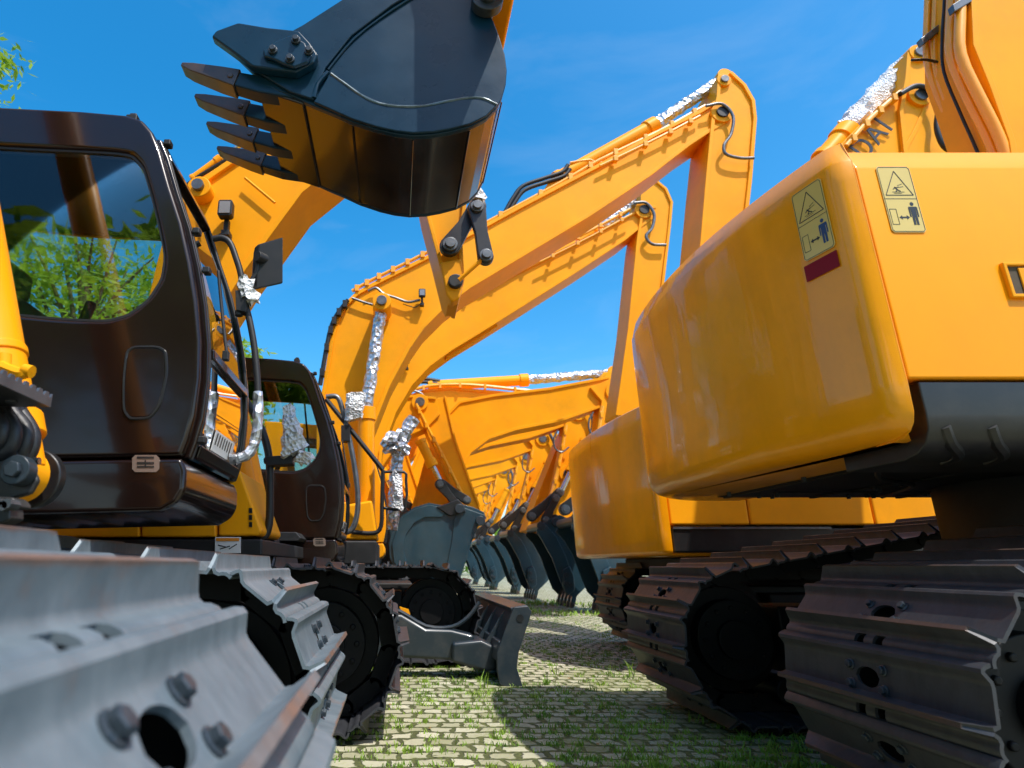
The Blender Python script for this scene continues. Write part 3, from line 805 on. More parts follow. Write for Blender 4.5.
# ------------------------------------------------------------------ decals
def flat_poly(mb, O, U, V, N_, pts, d=.0016):
    # flat polygon in a decal plane, given in millimetres
    lo = [O + U * (a / 1000) + V * (b / 1000) for a, b in pts]; hi = [p + N_ * d for p in lo]
    mb.loft([[tuple(p) for p in lo], [tuple(p) for p in hi]])
def flat_line(mb, O, U, V, N_, a, b, w=1.6, d=.0016):
    a = Vector(a); b = Vector(b); t = (b - a).normalized(); n = Vector((-t.y, t.x)) * w / 2
    flat_poly(mb, O, U, V, N_, [a + n, a - n, b - n, b + n], d)
def crush_decal(root, O, U, V, N_, w=145, h=290, ink='ink'):
    # two-field warning decal: triangle with a pictogram over a keep-clear figure
    def rr(x0, y0, x1, y1, r): return [(x0 + r, y0), (x1 - r, y0), (x1, y0 + r), (x1, y1 - r), (x1 - r, y1), (x0 + r, y1), (x0, y1 - r), (x0, y0 + r)]
    mb = MB(); flat_poly(mb, O, U, V, N_, rr(0, 0, w, h, 10), .002); d = mb.build('warning_decal', 'decal', root, smooth=False)
    O2 = O + N_ * .0022
    mb = MB()
    def ln(a, b, wd=1.8): flat_line(mb, O2, U, V, N_, a, b, wd, .0008)
    b_ = rr(4, 4, w - 4, h - 4, 8)
    for i in range(8): ln(b_[i], b_[(i + 1) % 8], 1.6)
    ln((4, h * .5), (w - 4, h * .5), 1.6)
    tx0, tx1, ty0, ty1 = 14, w - 14, h * .5 + 16, h - 22
    ln((tx0, ty0), (tx1, ty0), 3); ln((tx1, ty0), (w / 2, ty1), 3); ln((w / 2, ty1), (tx0, ty0), 3)
    # pictogram: a falling figure struck by the swinging body
    cx, cy = w / 2 - 2, ty0 + 24
    ln((cx - 26, cy - 10), (cx + 26, cy - 10), 1.5); ln((cx - 20, cy - 16), (cx + 14, cy - 16), 1.2)
    ln((cx + 2, cy + 18), (cx + 24, cy + 26), 1.5); ln((cx + 4, cy + 10), (cx + 26, cy + 14), 1.5)
    ln((cx - 12, cy + 12), (cx - 2, cy), 5); ln((cx - 2, cy), (cx + 10, cy - 7), 4); ln((cx - 2, cy), (cx - 10, cy - 8), 4); ln((cx - 10, cy + 8), (cx + 6, cy + 12), 3); ln((cx - 10, cy + 9), (cx - 20, cy + 2), 3)
    # keep-clear: box, double arrow
    for a, b in (((12, 34), (40, 34)), ((40, 34), (40, 100)), ((40, 100), (12, 100)), ((12, 100), (12, 34))): ln(a, b, 1.6)
    flat_poly(mb, O2, U, V, N_, [(46, 64), (58, 73), (58, 67), (78, 67), (78, 73), (90, 64), (78, 55), (78, 61), (58, 61), (58, 55)], .0008)
    mb.build('decal_lines', 'ink', d, smooth=False)
    mb = MB()
    fx = 112
    flat_poly(mb, O2, U, V, N_, [(fx + 8 * math.cos(k * PI / 5), 122 + 8 * math.sin(k * PI / 5)) for k in range(10)], .0008)
    flat_poly(mb, O2, U, V, N_, [(fx - 16, 110), (fx + 16, 110), (fx + 19, 106), (fx + 19, 66), (fx + 14, 66), (fx + 13, 98), (fx + 11, 98), (fx + 11, 32), (fx + 2, 32), (fx + 1, 66), (fx - 1, 66), (fx - 2, 32), (fx - 11, 32), (fx - 11, 98), (fx - 13, 98), (fx - 14, 66), (fx - 19, 66), (fx - 19, 106)], .0008)
    mb.build('decal_figure', ink, d, smooth=False)
    return d

# ================================================================== LEFT ROW, NEAREST MACHINE
R1 = EX('nearest left excavator, brown cab above grey track shoes filling the lower left foreground', -2.4, 1.57)
make_track(R1, -.034, .19, 1.10, 1, 4.2, phase=.303, rise=.17)
make_track(R1, -.21, 2.16, 3.14, 1, 4.2, phase=.882, rise=.10)
cab1 = make_cab(R1, label='glossy dark brown cab')
mb = MB(); z0 = W(0, 517, 2.2).z
mb.box(-4.2, W(150, 510, 2.2).x, 2.26, 2.92, z0 + .035, z0 + .10); mb.box(-4.2, -1.75, 1.0, 2.1, z0 + .03, z0 + .16)
mb.cyl((-2.3, 1.57, .62), (-2.3, 1.57, z0), .62, 40); mb.box(-3.2, -1.2, 1.0, 2.2, .42, .72)
mb.build('revolving_frame', 'blacksoft', R1, bevel=.02)
mb = MB(); mb.box(-4.6, -2.9, .1, 2.9, z0 + .05, 2.2); mb.build('engine_housing', 'yellow', R1, bevel=.05, seg=3)
# boom cylinder with its foot pin
a = W(14, 474, 1.72); b = W(-32, 190, 1.72); d = (b - a).normalized()
mb = MB(); mb.cyl(a, b + d * 1.6, .082, 32); q = a + d * .10; mb.cyl(q, q + d * .07, .098, 32); q = a + d * .36; mb.cyl(q, q + d * .03, .088, 32)
c1 = mb.build('boom_cylinder', 'yellow_gloss', R1, bevel=.006)
mb = MB(); mb.cyl((a.x, 1.65, a.z), (a.x, 1.77, a.z), .078, 32); mb.build('cylinder_eye', 'yellow', c1, bevel=.008)
mb = MB(); mb.cyl((a.x, 1.56, a.z), (a.x, 1.598, a.z), .095, 36); mb.build('pin_collar', 'chassis', R1, bevel=.008)
mb = MB(); mb.cyl((a.x, 1.80, a.z), (a.x, 1.84, a.z), .088, 32); mb.build('pin_cap', 'black', R1, bevel=.008)
mb = MB(); mb.prism(PL([(-60, 505), (-60, 478), (0, 455), (30, 462), (38, 480), (30, 494), (8, 500)], 1.555), 1.555, 1.575); mb.build('pin_bracket', 'chassis', R1, bevel=.008)
p = W(20, 471, 1.54); mb = MB(); mb.cyl((p.x, 1.515, p.z), (p.x, 1.556, p.z), .038, 24); mb.cyl((p.x, 1.50, p.z), (p.x, 1.516, p.z), .022, 6); mb.build('foot_pin', 'bolt', R1, bevel=.004)
mb = MB(); mb.cyl((a.x + .075, 1.62, a.z + .02), (a.x + .125, 1.62, a.z + .02), .01, 8); mb.build('grease_nipple', 'chrome', R1)
mb = MB(); mb.tube([W(0, 366, 1.6), W(9, 370, 1.6), W(22, 374, 1.6), W(28, 369, 1.6)], .017, 8); mb.cyl(W(24, 370, 1.6), W(32, 372, 1.6), .018, 12); mb.cyl(W(3, 355, 1.62), W(3, 382, 1.62), .022, 12); mb.build('hydraulic_fitting', 'yellow', R1)
# serrated step
mb = MB()
c = W(48, 405, 1.56); x1 = c.x; zt = c.z
mb.box(x1 - .62, x1, 1.08, 1.56, zt - .006, zt + .006)
stp = mb.build('serrated_step', 'chassis', R1, bevel=.002, seg=1)
mb = MB(); yz = [(1.08, zt - .006)]; y = 1.08
while y < 1.55:
    yz += [(y, zt + .030), (y + .012, zt + .030), (y + .016, zt + .018), (y + .024, zt + .018)]; y += .030
yz += [(1.56, zt + .030), (1.56, zt - .006)]
mb.loft([[(x, a, b) for a, b in yz] for x in (x1 + .0005, x1 + .008)]); mb.build('serrated_edge', 'steel', stp); mb = MB(); mb.loft([[(x, a, b) for a, b in yz] for x in (x1 - .35, x1 - .342)])
mb.build('serrated_edge', 'steel', stp)
for i in range(4):
    for j in range(5):
        mb = MB(); mb.cyl((x1 - .06 - i * .1, 1.14 + j * .09, zt - .009), (x1 - .06 - i * .1, 1.14 + j * .09, zt - .0065), .014, 12); mb.build('drain_dimple', 'steel', stp)
for k, (h0, h1, h2, h3, yy) in enumerate((((12, 412), (26, 432), (18, 456), (-12, 466), 1.60), ((4, 412), (14, 430), (8, 450), (-14, 458), 1.56), ((20, 412), (33, 436), (24, 460), (-10, 474), 1.66), ((-6, 412), (2, 428), (-4, 444), (-20, 450), 1.54))):
    mb = MB(); mb.tube([W(h0[0] - 6, h0[1] - 14, yy), W(*h0, yy), W(*h1, yy), W(*h2, yy), W(*h3, yy), W(h3[0] - 40, h3[1] + 2, yy)], .021, 12, 5); mb.build('hydraulic_hose', 'hose', R1)
mb = MB(); mb.pprism([(-60, 494), (12, 497), (18, 503), (18, 508), (-60, 503)], 1.5, 1.56); mb.pprism([(-60, 506), (10, 507), (10, 519), (2, 523), (-60, 523)], 1.48, 1.54); mb.build('hose_bracket', 'chassis', R1, bevel=.006)
mb = MB()
for px, py in ((8, 500.5), (13, 503), (17, 501)): c = W(px, py, 1.5); mb.cyl((c.x, 1.46, c.z - .01), (c.x, 1.5, c.z - .01), .012, 8)
mb.build('hose_nut', 'steel', R1)
# boom overhead (above the frame), arm and bucket
bx = MB()
bx.prism([(-3.2, 1.6), (-2.9, 1.45), (-2.35, 3.6), (-2.2, 4.75), (-1.3, 5.4), (.55, 6.0), (.62, 6.25), (.4, 6.4), (-1.6, 6.0), (-2.7, 5.3), (-2.95, 3.8)], 1.7, 2.1)
bx.build('boom', 'yellow', R1, bevel=.02)
bh = W(496, -8, 2.6)
bx = MB(); bx.prism([(.35, 6.55), (.75, 6.5), (bh.x + .26, bh.z + .9), (bh.x + .10, bh.z - .04), (bh.x - .06, bh.z + .02), (bh.x - .05, bh.z + .9), (.3, 5.9)], 2.11, 2.48); bx.box(.4, .6, 1.75, 2.6, 6.05, 6.25); bx.prism([(bh.x + .2, bh.z + .7), (bh.x + .10, bh.z - .04), (bh.x - .06, bh.z + .02), (bh.x - .04, bh.z + .7)], 2.47, 3.1)
bx.build('arm', 'yellow', R1, bevel=.02)
SIDE = [(266, 85), (276, 90), (290, 95), (312, 105), (332, 113), (352, 122), (377, 130), (395, 134), (413, 136), (433, 135), (450, 132), (470, 127), (486, 119), (496, 109), (502, 98), (506, 84), (507, 70), (505, 54), (500, 38), (494, 22), (487, 8), (484, -20), (470, -44), (452, -52), (430, -48), (405, -36), (382, -20), (345, 3), (322, 20), (303, 29), (238, 58)]
YB0, YB1 = 2.6, 3.36
bk = bucket(R1, 'bucket', PL(SIDE, YB0), 22, YB0, YB1, teeth=4, tl=.42, lip_dir=tuple((Vector(XZ(175, 71, YB0)) - Vector(XZ(272, 95, YB0))).normalized()))
# raised rim plate, welds, side cutter
mb = MB(); mb.prism(PL([(240, 62), (303, 28), (345, 1), (382, -22), (405, -38), (430, -50), (440, -20), (392, 8), (352, 38), (326, 70), (314, 102), (290, 94), (262, 77)], YB0), YB0 - .02, YB0 - .001); mb.build('rim_plate', 'navy', bk, bevel=.006)
mb = MB(); mb.prism(PL([(314, 104), (331, 74), (345, 84), (362, 96), (380, 104), (405, 107), (425, 106), (450, 101), (470, 98), (484, 99), (497, 107), (486, 118), (470, 126), (450, 131), (433, 134), (413, 135), (395, 133), (377, 129), (352, 121), (332, 112)], YB0), YB0 - .018, YB0 - .001); mb.build('wear_plate', 'navy', bk, bevel=.006)
mb = MB(); mb.tube([W(a, b, YB0 - .016) for a, b in ((331, 74), (345, 84), (362, 96), (380, 104), (405, 107), (425, 106), (450, 101), (470, 98), (484, 99), (497, 105))], .008, 8, 3, jit=.15); mb.build('weld_bead', 'weld', bk)
mb = MB(); mb.tube([W(a, b, YB0 - .018) for a, b in ((328, 72), (318, 84), (314, 98))], .012, 8, 3, jit=.2); mb.tube([W(a, b, YB0 - .004) for a, b in ((328, 70), (354, 39), (394, 9), (440, -18))], .008, 8, 3, jit=.15); mb.build('dark_weld', 'navy', bk)
mb = MB(); mb.pprism([(211, 36), (216, 30), (238, 22), (268, 27), (299, 30), (310, 42), (318, 54), (314, 62), (296, 72), (272, 69), (252, 66), (232, 51)], YB0 - .075, YB0 - .021); cu = mb.build('side_cutter', 'navy', bk, bevel=.012)
mb = MB(); mb.pprism([(262, 50), (276, 40), (292, 34), (305, 42), (312, 55), (308, 62), (294, 67), (284, 64), (276, 60), (264, 56)], YB0 - .10, YB0 - .076); mb.build('cutter_boss', 'navy', cu, bevel=.012)
for px, py in ((296, 41), (273, 51), (290, 60), (309, 52)):
    c = W(px, py, YB0 - .1); mb = MB(); mb.cyl((c.x, YB0 - .112, c.z), (c.x, YB0 - .1, c.z), .024, 20); mb.cyl((c.x, YB0 - .128, c.z), (c.x, YB0 - .111, c.z), .016, 12); mb.build('cutter_bolt', 'bolt', cu, bevel=.003)
mb = MB(); c = W(486, 8, YB0); mb.cyl((c.x, YB0 - .09, c.z), (c.x, YB1 + .05, c.z), .045, 24); mb.cyl((c.x, YB0 - .07, c.z), (c.x, YB0 - .012, c.z), .085, 28); mb.build('bucket_pin', 'bolt', bk, bevel=.006)
# mirror, hand rail
MY = 2.72
mb = MB(); mb.tube([W(a, b, MY) for a, b in ((213, 239), (222, 238), (230, 243), (236, 258), (241, 275), (243, 295), (249, 318), (254, 345), (257, 375), (258, 396))], .016, 12, 4); rl = mb.build('mirror_rail', 'rubber', R1)
mb = MB(); mb.tube([W(a, b, MY) for a, b in ((258, 392), (258, 415), (256, 438), (250, 452), (240, 458), (230, 459))], .023, 12, 5, jit=.12); mb.build('foil_sleeve', 'foil', rl, sharp=15)
mb = MB(); mb.tube([W(a, b, MY) for a, b in ((240, 288), (250, 282), (257, 270), (257, 258))], .012, 10, 4); c = W(258, 259, MY); mb.cyl((c.x, c.y - .03, c.z), (c.x + .04, c.y + .02, c.z), .028, 16); mb.pprism([(235, 290), (248, 290), (246, 312), (236, 310)], MY - .03, MY + .03); mb.cyl(W(239, 311, MY), W(239, 316, MY), .02, 12); mb.build('mirror_bracket', 'rubber', rl, bevel=.006)
mb = MB(); A, B, C, D = [W(*q, MY) for q in ((258, 245), (282, 238), (282, 283), (255, 289))]
n = Vector((.35, -.30, 0))
mb.loft([[tuple(p + n * f + (p - (A + B + C + D) / 4) * s_) for p in (A, A.lerp(B, .5), B, B.lerp(C, .5), C, C.lerp(D, .5), D, D.lerp(A, .5))] for f, s_ in ((-.13, -.25), (-.06, -.02), (.0, .03), (.02, -.02))])
mr = mb.build('mirror', 'rubber', rl, bevel=.01)
mb = MB(); mb.blob(W(246, 286, MY - .02), .055, 3, .9, 2, (.6, .6, 1.1)); mb.blob(W(252, 298, MY - .02), .035, 5, .9, 2); mb.build('film_wrap', 'film', rl, sharp=10)

# ================================================================== LEFT ROW, SECOND MACHINE
R2 = EX('second left excavator, brown cab with wrapped mirror and bare arm tip', -2.1, 4.85)
make_track(R2, .08, 3.72, 4.62, 1, 4.2, phase=.3, mat='shoe_brown')
make_cab(R2, off=(.285, 3.0, -.17), sc=1.04, sticker=True, label='glossy dark brown cab')
Y = 3.55
mb = MB(); mb.pprism([(-90, 500), (137, 500), (139, 537), (-90, 537)], Y, 4.3); mb.pprism([(141, 482), (214, 482), (216, 537), (141, 537)], Y + .01, 4.3); mb.build('side_cover', 'yellow', R2, bevel=.012)
mb = MB(); mb.pprism([(218, 470), (240, 470), (262, 531), (258, 536), (218, 536)], Y + .02, 4.2); tb = mb.build('tool_box', 'yellow', R2, bevel=.02, seg=3)
mb = MB()
for k in range(3): mb.pprism([(249, 508 + k * 7), (252, 508 + k * 7), (252, 513 + k * 7), (249, 513 + k * 7)], Y + .012, Y + .03)
mb.build('vent_slot', 'black', tb)
mb = MB(); mb.pprism([(-90, 539), (262, 539), (262, 556), (-90, 556)], Y + .02, 5.2); mb.box(-3.6, -.9, 3.9, 5.6, .75, 1.08); mb.cyl((-2.1, 4.85, .6), (-2.1, 4.85, 1.0), .6, 36); mb.box(-3.0, -1.2, 4.2, 5.5, .4, .7); mb.build('revolving_frame', 'blacksoft', R2, bevel=.012)
mb = MB(); mb.pprism([(215, 537), (240, 537), (240, 553), (215, 553)], Y - .004, Y + .018); lb = mb.build('caution_label', 'white', R2)
mb = MB(); mb.pprism([(216, 538), (239, 538), (239, 541), (216, 541)], Y - .008, Y - .0045); mb.build('label_header', 'orange', lb)
mb = MB()
for a, b in (((218, 545), (226, 547)), ((220, 549), (230, 546)), ((229, 549), (237, 544))):
    A, B = W(*a, Y - .006), W(*b, Y - .006); mb.tube([A, B], .003, 5, 1)
mb.build('label_drawing', 'ink', lb)
mb = MB(); mb.box(-4.6, -3.1, 3.6, 6.1, 1.0, 2.1); mb.build('engine_housing', 'yellow', R2, bevel=.06, seg=3)
for (p0, p1, yy) in (((262, 535), (226, 360), 4.35), ((252, 530), (222, 380), 4.05)):
    a, b = W(*p0, yy), W(*p1, yy); d = (b - a).normalized()
    mb = MB(); mb.cyl(a, b, .085, 28); mb.cyl(a + d * .08, a + d * .16, .1, 28); cy = mb.build('boom_cylinder', 'yellow_gloss', R2, bevel=.006)
    mb = MB(); c = W(p0[0] + 1, p0[1] + 8, yy); mb.cyl((c.x, yy - .09, c.z), (c.x, yy + .09, c.z), .1, 28); mb.build('cylinder_eye', 'chassis', cy, bevel=.008)
# boom: rises behind the near cab, passes behind the bucket
boom(R2, 'boom', [(120, 420), (158, 260), (175, 200), (196, 182), (240, 152), (300, 118), (380, 84), (440, 66)], [(170, 420), (205, 345), (222, 305), (246, 268), (302, 192), (345, 158), (400, 128), (450, 104)], 4.55, 5.1, fl=.05)
lamp(R2, 227, 212, 4.5, 1.0)
mb = MB(); c = W(200, 189, 4.5); mb.cyl((c.x, 4.46, c.z), (c.x, 4.6, c.z), .10, 24); pb = mb.build('cylinder_lug', 'yellow', R2, bevel=.01)
mb = MB(); mb.cyl((c.x, 4.42, c.z), (c.x, 4.47, c.z), .05, 20); mb.build('pin', 'steel', pb)
mb = MB(); mb.tube([W(245, 178, 4.53), W(275, 203, 4.53)], .012, 6, 1); mb.build('boom_weld', 'yellow', R2)
a, b = W(192, 180, 4.8), W(250, 138, 4.8); cylinder(R2, a, a.lerp(b, .5), b, .04)
mb = MB(); mb.tube([W(178, 192, 4.78), W(196, 178, 4.78), W(240, 152, 4.78)], .018, 8, 1); mb.build('rod_pipe', 'rubber', R2)
# arm coming down behind the bucket, with bare links
AY = 4.55
boom(R2, 'arm', [(395, 60), (424, 205), (436, 250), (446, 290), (450, 297)], [(470, 60), (466, 205), (462, 240), (464, 280), (459, 299)], AY, AY + .42, fl=.03)
mb = MB(); mb.pprism([(440, 262), (462, 258), (464, 280), (460, 298), (452, 302), (446, 294)], AY - .03, AY + .10); mb.build('arm_tip', 'yellow', R2, bevel=.02, seg=3)
def link(root, a, b, Y, r=.07, w=.06, mat='black', name='bucket_link'):
    a, b = W(*a, Y), W(*b, Y); d = (b - a).normalized(); n = Vector((-d.z, 0, d.x))
    pts = []
    for k in range(9): t = PI / 2 + PI * k / 8; q = a + (d * math.cos(t) + n * math.sin(t)) * r; pts.append((q.x, q.z))
    m_ = a.lerp(b, .5); q = m_ - n * r * .7; pts.append((q.x, q.z))
    for k in range(9): t = -PI / 2 + PI * k / 8; q = b + (d * math.cos(t) + n * math.sin(t)) * r * .85; pts.append((q.x, q.z))
    q = m_ + n * r * .7; pts.append((q.x, q.z))
    mb = MB(); mb.prism(pts, Y, Y + w); o = mb.build(name, mat, root, bevel=.01)
    for c in (a, b):
        mb = MB(); mb.cyl((c.x, Y - .05, c.z), (c.x, Y + .02, c.z), r * .5, 18); mb.cyl((c.x, Y - .025, c.z), (c.x, Y + .02, c.z), r * .72, 18)
        mb.build('link_pin', 'steel', o, bevel=.004)
    return o
link(R2, (450, 245), (478, 205), AY - .09, .085, .06)
link(R2, (477, 207), (486, 256), AY - .16, .075, .06)
mb = MB(); c = W(455, 284, AY); mb.cyl((c.x, AY - .07, c.z), (c.x, AY + .05, c.z), .06, 24); mb.build('arm_pin', 'rubber', R2, bevel=.01)
mb = MB(); mb.tube([W(459, 280, AY - .1), W(487, 255, AY - .16)], .018, 8, 1); mb.build('tie_bar', 'yellow', R2)
mb = MB(); mb.blob(W(478, 199, AY - .12), .075, 11, .9, 2, (1, 1, .8)); mb.build('film_wrap', 'film', R2, sharp=10)
# rails and wrapped mirror
RY = 3.75
mb = MB(); mb.tube([W(a, b, RY) for a, b in ((236, 384), (243, 396), (254, 414), (264, 436), (269, 458), (270, 490), (269, 524), (263, 538), (250, 543), (222, 546))], .024, 12, 4); rl = mb.build('hand_rail', 'rubber', R2)
mb = MB(); mb.tube([W(a, b, RY) for a, b in ((264, 461), (278, 459), (290, 459), (300, 452), (302, 447))], .022, 10, 4); mb.pprism([(265, 456), (292, 455), (293, 464), (266, 466)], RY - .05, RY + .04); mb.build('mirror_bracket', 'rubber', rl, bevel=.008)
def wrapped(root, quad, Y, name, mat, seed=1, th=.08):
    rg = random.Random(seed); A, B, C, D = [W(*q, Y) for q in quad]
    rings = []
    for t in range(9):
        k = t / 8; l, r_ = A.lerp(D, k), B.lerp(C, k); row = []
        for s_ in range(12):
            a = 2 * PI * s_ / 12; u = .5 + .5 * math.cos(a); p = l.lerp(r_, u)
            e = (.35 + .65 * math.sin(PI * min(max(k, .12), .9)))
            row.append((p.x + rg.uniform(-.012, .012), Y - math.sin(a) * th * e + rg.uniform(-.014, .014), p.z + rg.uniform(-.015, .015)))
        rings.append(row)
    mb = MB(); mb.loft(rings); return mb.build(name, mat, root, sharp=12)
wm = wrapped(rl, [(283, 408), (292, 404), (308, 447), (281, 460)], RY - .05, 'film_wrapped_mirror', 'film', 4, .07)
mb = MB(); mb.blob(W(303, 458, RY - .05), .055, 8, .9, 2, (1, .7, .8)); mb.build('film_wrap', 'film', rl, sharp=10)
mb = MB(); mb.pprism([(262, 532), (296, 532), (301, 538), (298, 541), (262, 541)], 4.9, 5.3); mb.build('foot_step', 'chassis', R2, bevel=.006)
# ================================================================== LEFT ROW, THIRD MACHINE (dozer blade, tall boom)
R3 = EX('third left excavator with grey dozer blade on the paving and the highest boom', -1.6, 8.2)
make_track(R3, .87, 6.35, 7.2, 1, 4.6, phase=.2, mat='shoe_brown')
make_track(R3, .87, 8.6, 9.45, 1, 4.6, phase=.6, mat='shoe_brown')
make_cab(R3, off=(.62, 6.1, -.10), sc=1.04, body='yellow', sticker=False, full=False, label='yellow cab with dark rounded window')
mb = MB(); mb.box(-3.8, -.2, 6.9, 9.2, .95, 1.2); mb.cyl((-1.6, 8.0, .6), (-1.6, 8.0, 1.0), .6, 36); mb.box(-2.6, .2, 7.3, 8.7, .4, .75); mb.build('revolving_frame', 'blacksoft', R3, bevel=.02)
mb = MB(); mb.box(-4.2, -2.4, 6.9, 9.2, 1.2, 2.1); mb.build('engine_housing', 'yellow', R3, bevel=.06)
mb = MB(); mb.pprism([(344, 505), (372, 500), (378, 540), (344, 540)], 7.0, 7.5); tb = mb.build('tool_box', 'yellow', R3, bevel=.03)
mb = MB(); mb.pprism([(352, 541), (374, 541), (372, 552), (352, 552)], 7.0, 7.4); mb.build('battery_cover', 'black', R3, bevel=.02)
mb = MB(); mb.pprism([(350, 541.5), (364, 541.5), (364, 549), (350, 549)], 6.98, 6.995); lb = mb.build('caution_label', 'white', R3)
mb = MB(); mb.pprism([(350.5, 542), (363.5, 542), (363.5, 544), (350.5, 544)], 6.965, 6.975); mb.build('label_header', 'orange', lb)
B3 = 7.6
def tall_boom(root, dx, Yb, pts_top, pts_bot, arm_pts_l, arm_pts_r, w=.6):
    boom(root, 'boom', pts_top, pts_bot, Yb, Yb + w, fl=.05)
    boom(root, 'arm', arm_pts_l, arm_pts_r, Yb + .08, Yb + w - .08, fl=.04)
T3 = [(316, 530), (317, 420), (323, 386), (331, 335), (336, 318), (344, 304), (356, 292), (372, 283), (430, 254), (520, 205), (600, 163), (660, 130), (700, 110), (716, 100), (727, 102)]
Bt3 = [(362, 530), (372, 430), (390, 385), (410, 348), (424, 328), (446, 306), (470, 288), (520, 258), (590, 216), (650, 176), (690, 145), (708, 133), (727, 122)]
boom(R3, 'boom', T3, Bt3, B3, B3 + .6, fl=.05)
boom(R3, 'arm', [(718, 76), (717, 96), (712, 118), (706, 180), (700, 250), (690, 340), (684, 400)], [(732, 71), (746, 84), (755, 100), (757, 118), (752, 180), (744, 250), (728, 340), (712, 400)], B3 - .02, B3 + .62, fl=.05)
a, b, c = W(556, 180, B3 + .3), W(655, 125, B3 + .3), W(722, 80, B3 + .3)
cylinder(R3, a, b, c, .11, foil=True)
mb = MB(); mb.pprism([(540, 196), (556, 170), (566, 174), (572, 184)], B3 + .12, B3 + .2); mb.build('cylinder_lug', 'yellow', R3, bevel=.01)
pins(R3, [(722, 113)], B3 - .02, .09, mat='rubber')
pins(R3, [(724, 80)], B3 - .02, .06, mat='steel')
pipe_run(R3, [(430, 252), (480, 226), (560, 183), (600, 160), (660, 131), (705, 106)], B3 + .05, .028)
pipe_run(R3, [(600, 166), (660, 137), (700, 116)], B3 - .05, .02)
mb = MB(); mb.tube([W(a, b, B3 - .08) for a, b in ((706, 106), (722, 104), (733, 116), (731, 134), (724, 145), (726, 154), (740, 158), (754, 158))], .022, 10, 5); mb.build('hydraulic_hose', 'steel', R3)
for k in (0, 1):
    mb = MB(); mb.tube([W(a + 2 * k, b + 4 * k, B3 + .1) for a, b in ((505, 212), (513, 198), (523, 186), (545, 178), (562, 172), (568, 165))], .03, 10, 5); mb.build('hydraulic_hose', 'rubber', R3)
mb = MB(); mb.tube([W(a, b, B3 + .2) for a, b in ((570, 163), (590, 160), (604, 163), (640, 140), (656, 132))], .02, 8, 2); mb.build('hydraulic_pipe', 'pipe', R3)
# boom cylinder in foil, lamp and cable
def foil_ram(root, top, mid, foot, Y, r=.105):
    a, b, c = W(*foot, Y), W(*mid, Y), W(*top, Y); d = (b - a).normalized()
    mb = MB(); mb.cyl(a, b, r, 28); mb.cyl(b - d * .16, b, r * 1.15, 28); o = mb.build('boom_cylinder', 'yellow_gloss', root, bevel=.006)
    mb = MB(); mb.tube([b, b.lerp(c, .25), b.lerp(c, .5), b.lerp(c, .75), b.lerp(c, .95)], r * .72, 14, 6, jit=.16); mb.build('foil_wrap', 'foil', o, sharp=15)
    mb = MB(); mb.cyl((c.x, Y - .16, c.z), (c.x, Y + .25, c.z), r * 1.15, 26); e = mb.build('rod_eye', 'yellow', o, bevel=.01)
    mb = MB(); mb.cyl((c.x, Y - .2, c.z), (c.x, Y - .155, c.z), r * .62, 20); mb.build('pin', 'steel', e, bevel=.005)
    return o
foil_ram(R3, (382, 306), (366, 408), (366, 535), B3 - .25)
lamp(R3, 422, 294, B3 - .06, .75)
mb = MB(); mb.tube([W(a, b, B3 - .03) for a, b in ((368, 291), (376, 288), (384, 294), (396, 298), (408, 302), (420, 300))], .018, 8, 4); mb.tube([W(a, b, B3 - .03) for a, b in ((352, 298), (366, 303), (378, 306))], .018, 8, 3); mb.build('boom_cable', 'steel', R3)
pipe_run(R3, [(320, 385), (329, 335), (336, 316), (348, 300)], B3 - .02, .03, mat='rubber')
pipe_run(R3, [(352, 291), (372, 280), (400, 266), (430, 251)], B3 + .02, .025)
# mirror rail on the far side of cab two
Y = 6.7
mb = MB(); mb.tube([W(a, b, Y) for a, b in ((326, 397), (337, 397), (342, 408), (346, 424), (350, 442), (355, 470), (358, 498), (356, 520), (350, 531), (340, 532))], .03, 10, 4); rl = mb.build('hand_rail', 'steel', R3)
mb = MB(); mb.tube([W(326, 399, Y), W(383, 470, Y)], .028, 8, 1); mb.tube([W(a, b, Y + .3) for a, b in ((383, 470), (382, 505), (381, 526), (374, 533), (352, 532))], .025, 8, 3); mb.tube([W(a, b, Y + .3) for a, b in ((384, 472), (404, 472), (406, 480), (405, 508), (384, 508))], .018, 8, 2); mb.pprism([(341, 425), (350, 425), (350, 441), (341, 441)], Y - .05, Y + .08); mb.build('rail_bracket', 'rubber', rl, bevel=.006)
wrapped(rl, [(346, 394), (366, 393), (362, 418), (345, 421)], Y - .04, 'film_wrapped_mirror', 'film', 9, .09)
wrapped(rl, [(393, 470), (402, 478), (403, 512), (392, 506)], Y + .25, 'film_wrapped_mirror', 'film', 12, .07)
mb = MB(); mb.tube([W(a, b, Y + .45) for a, b in ((414, 418), (402, 438), (398, 456), (396, 478), (392, 530))], .07, 12, 5, jit=.22); mb.build('foil_sleeve', 'foil', rl, sharp=15)
mb = MB(); mb.blob(W(397, 444, Y + .4), .14, 5, .9, 3); mb.build('foil_wrap', 'foil', rl, sharp=10)

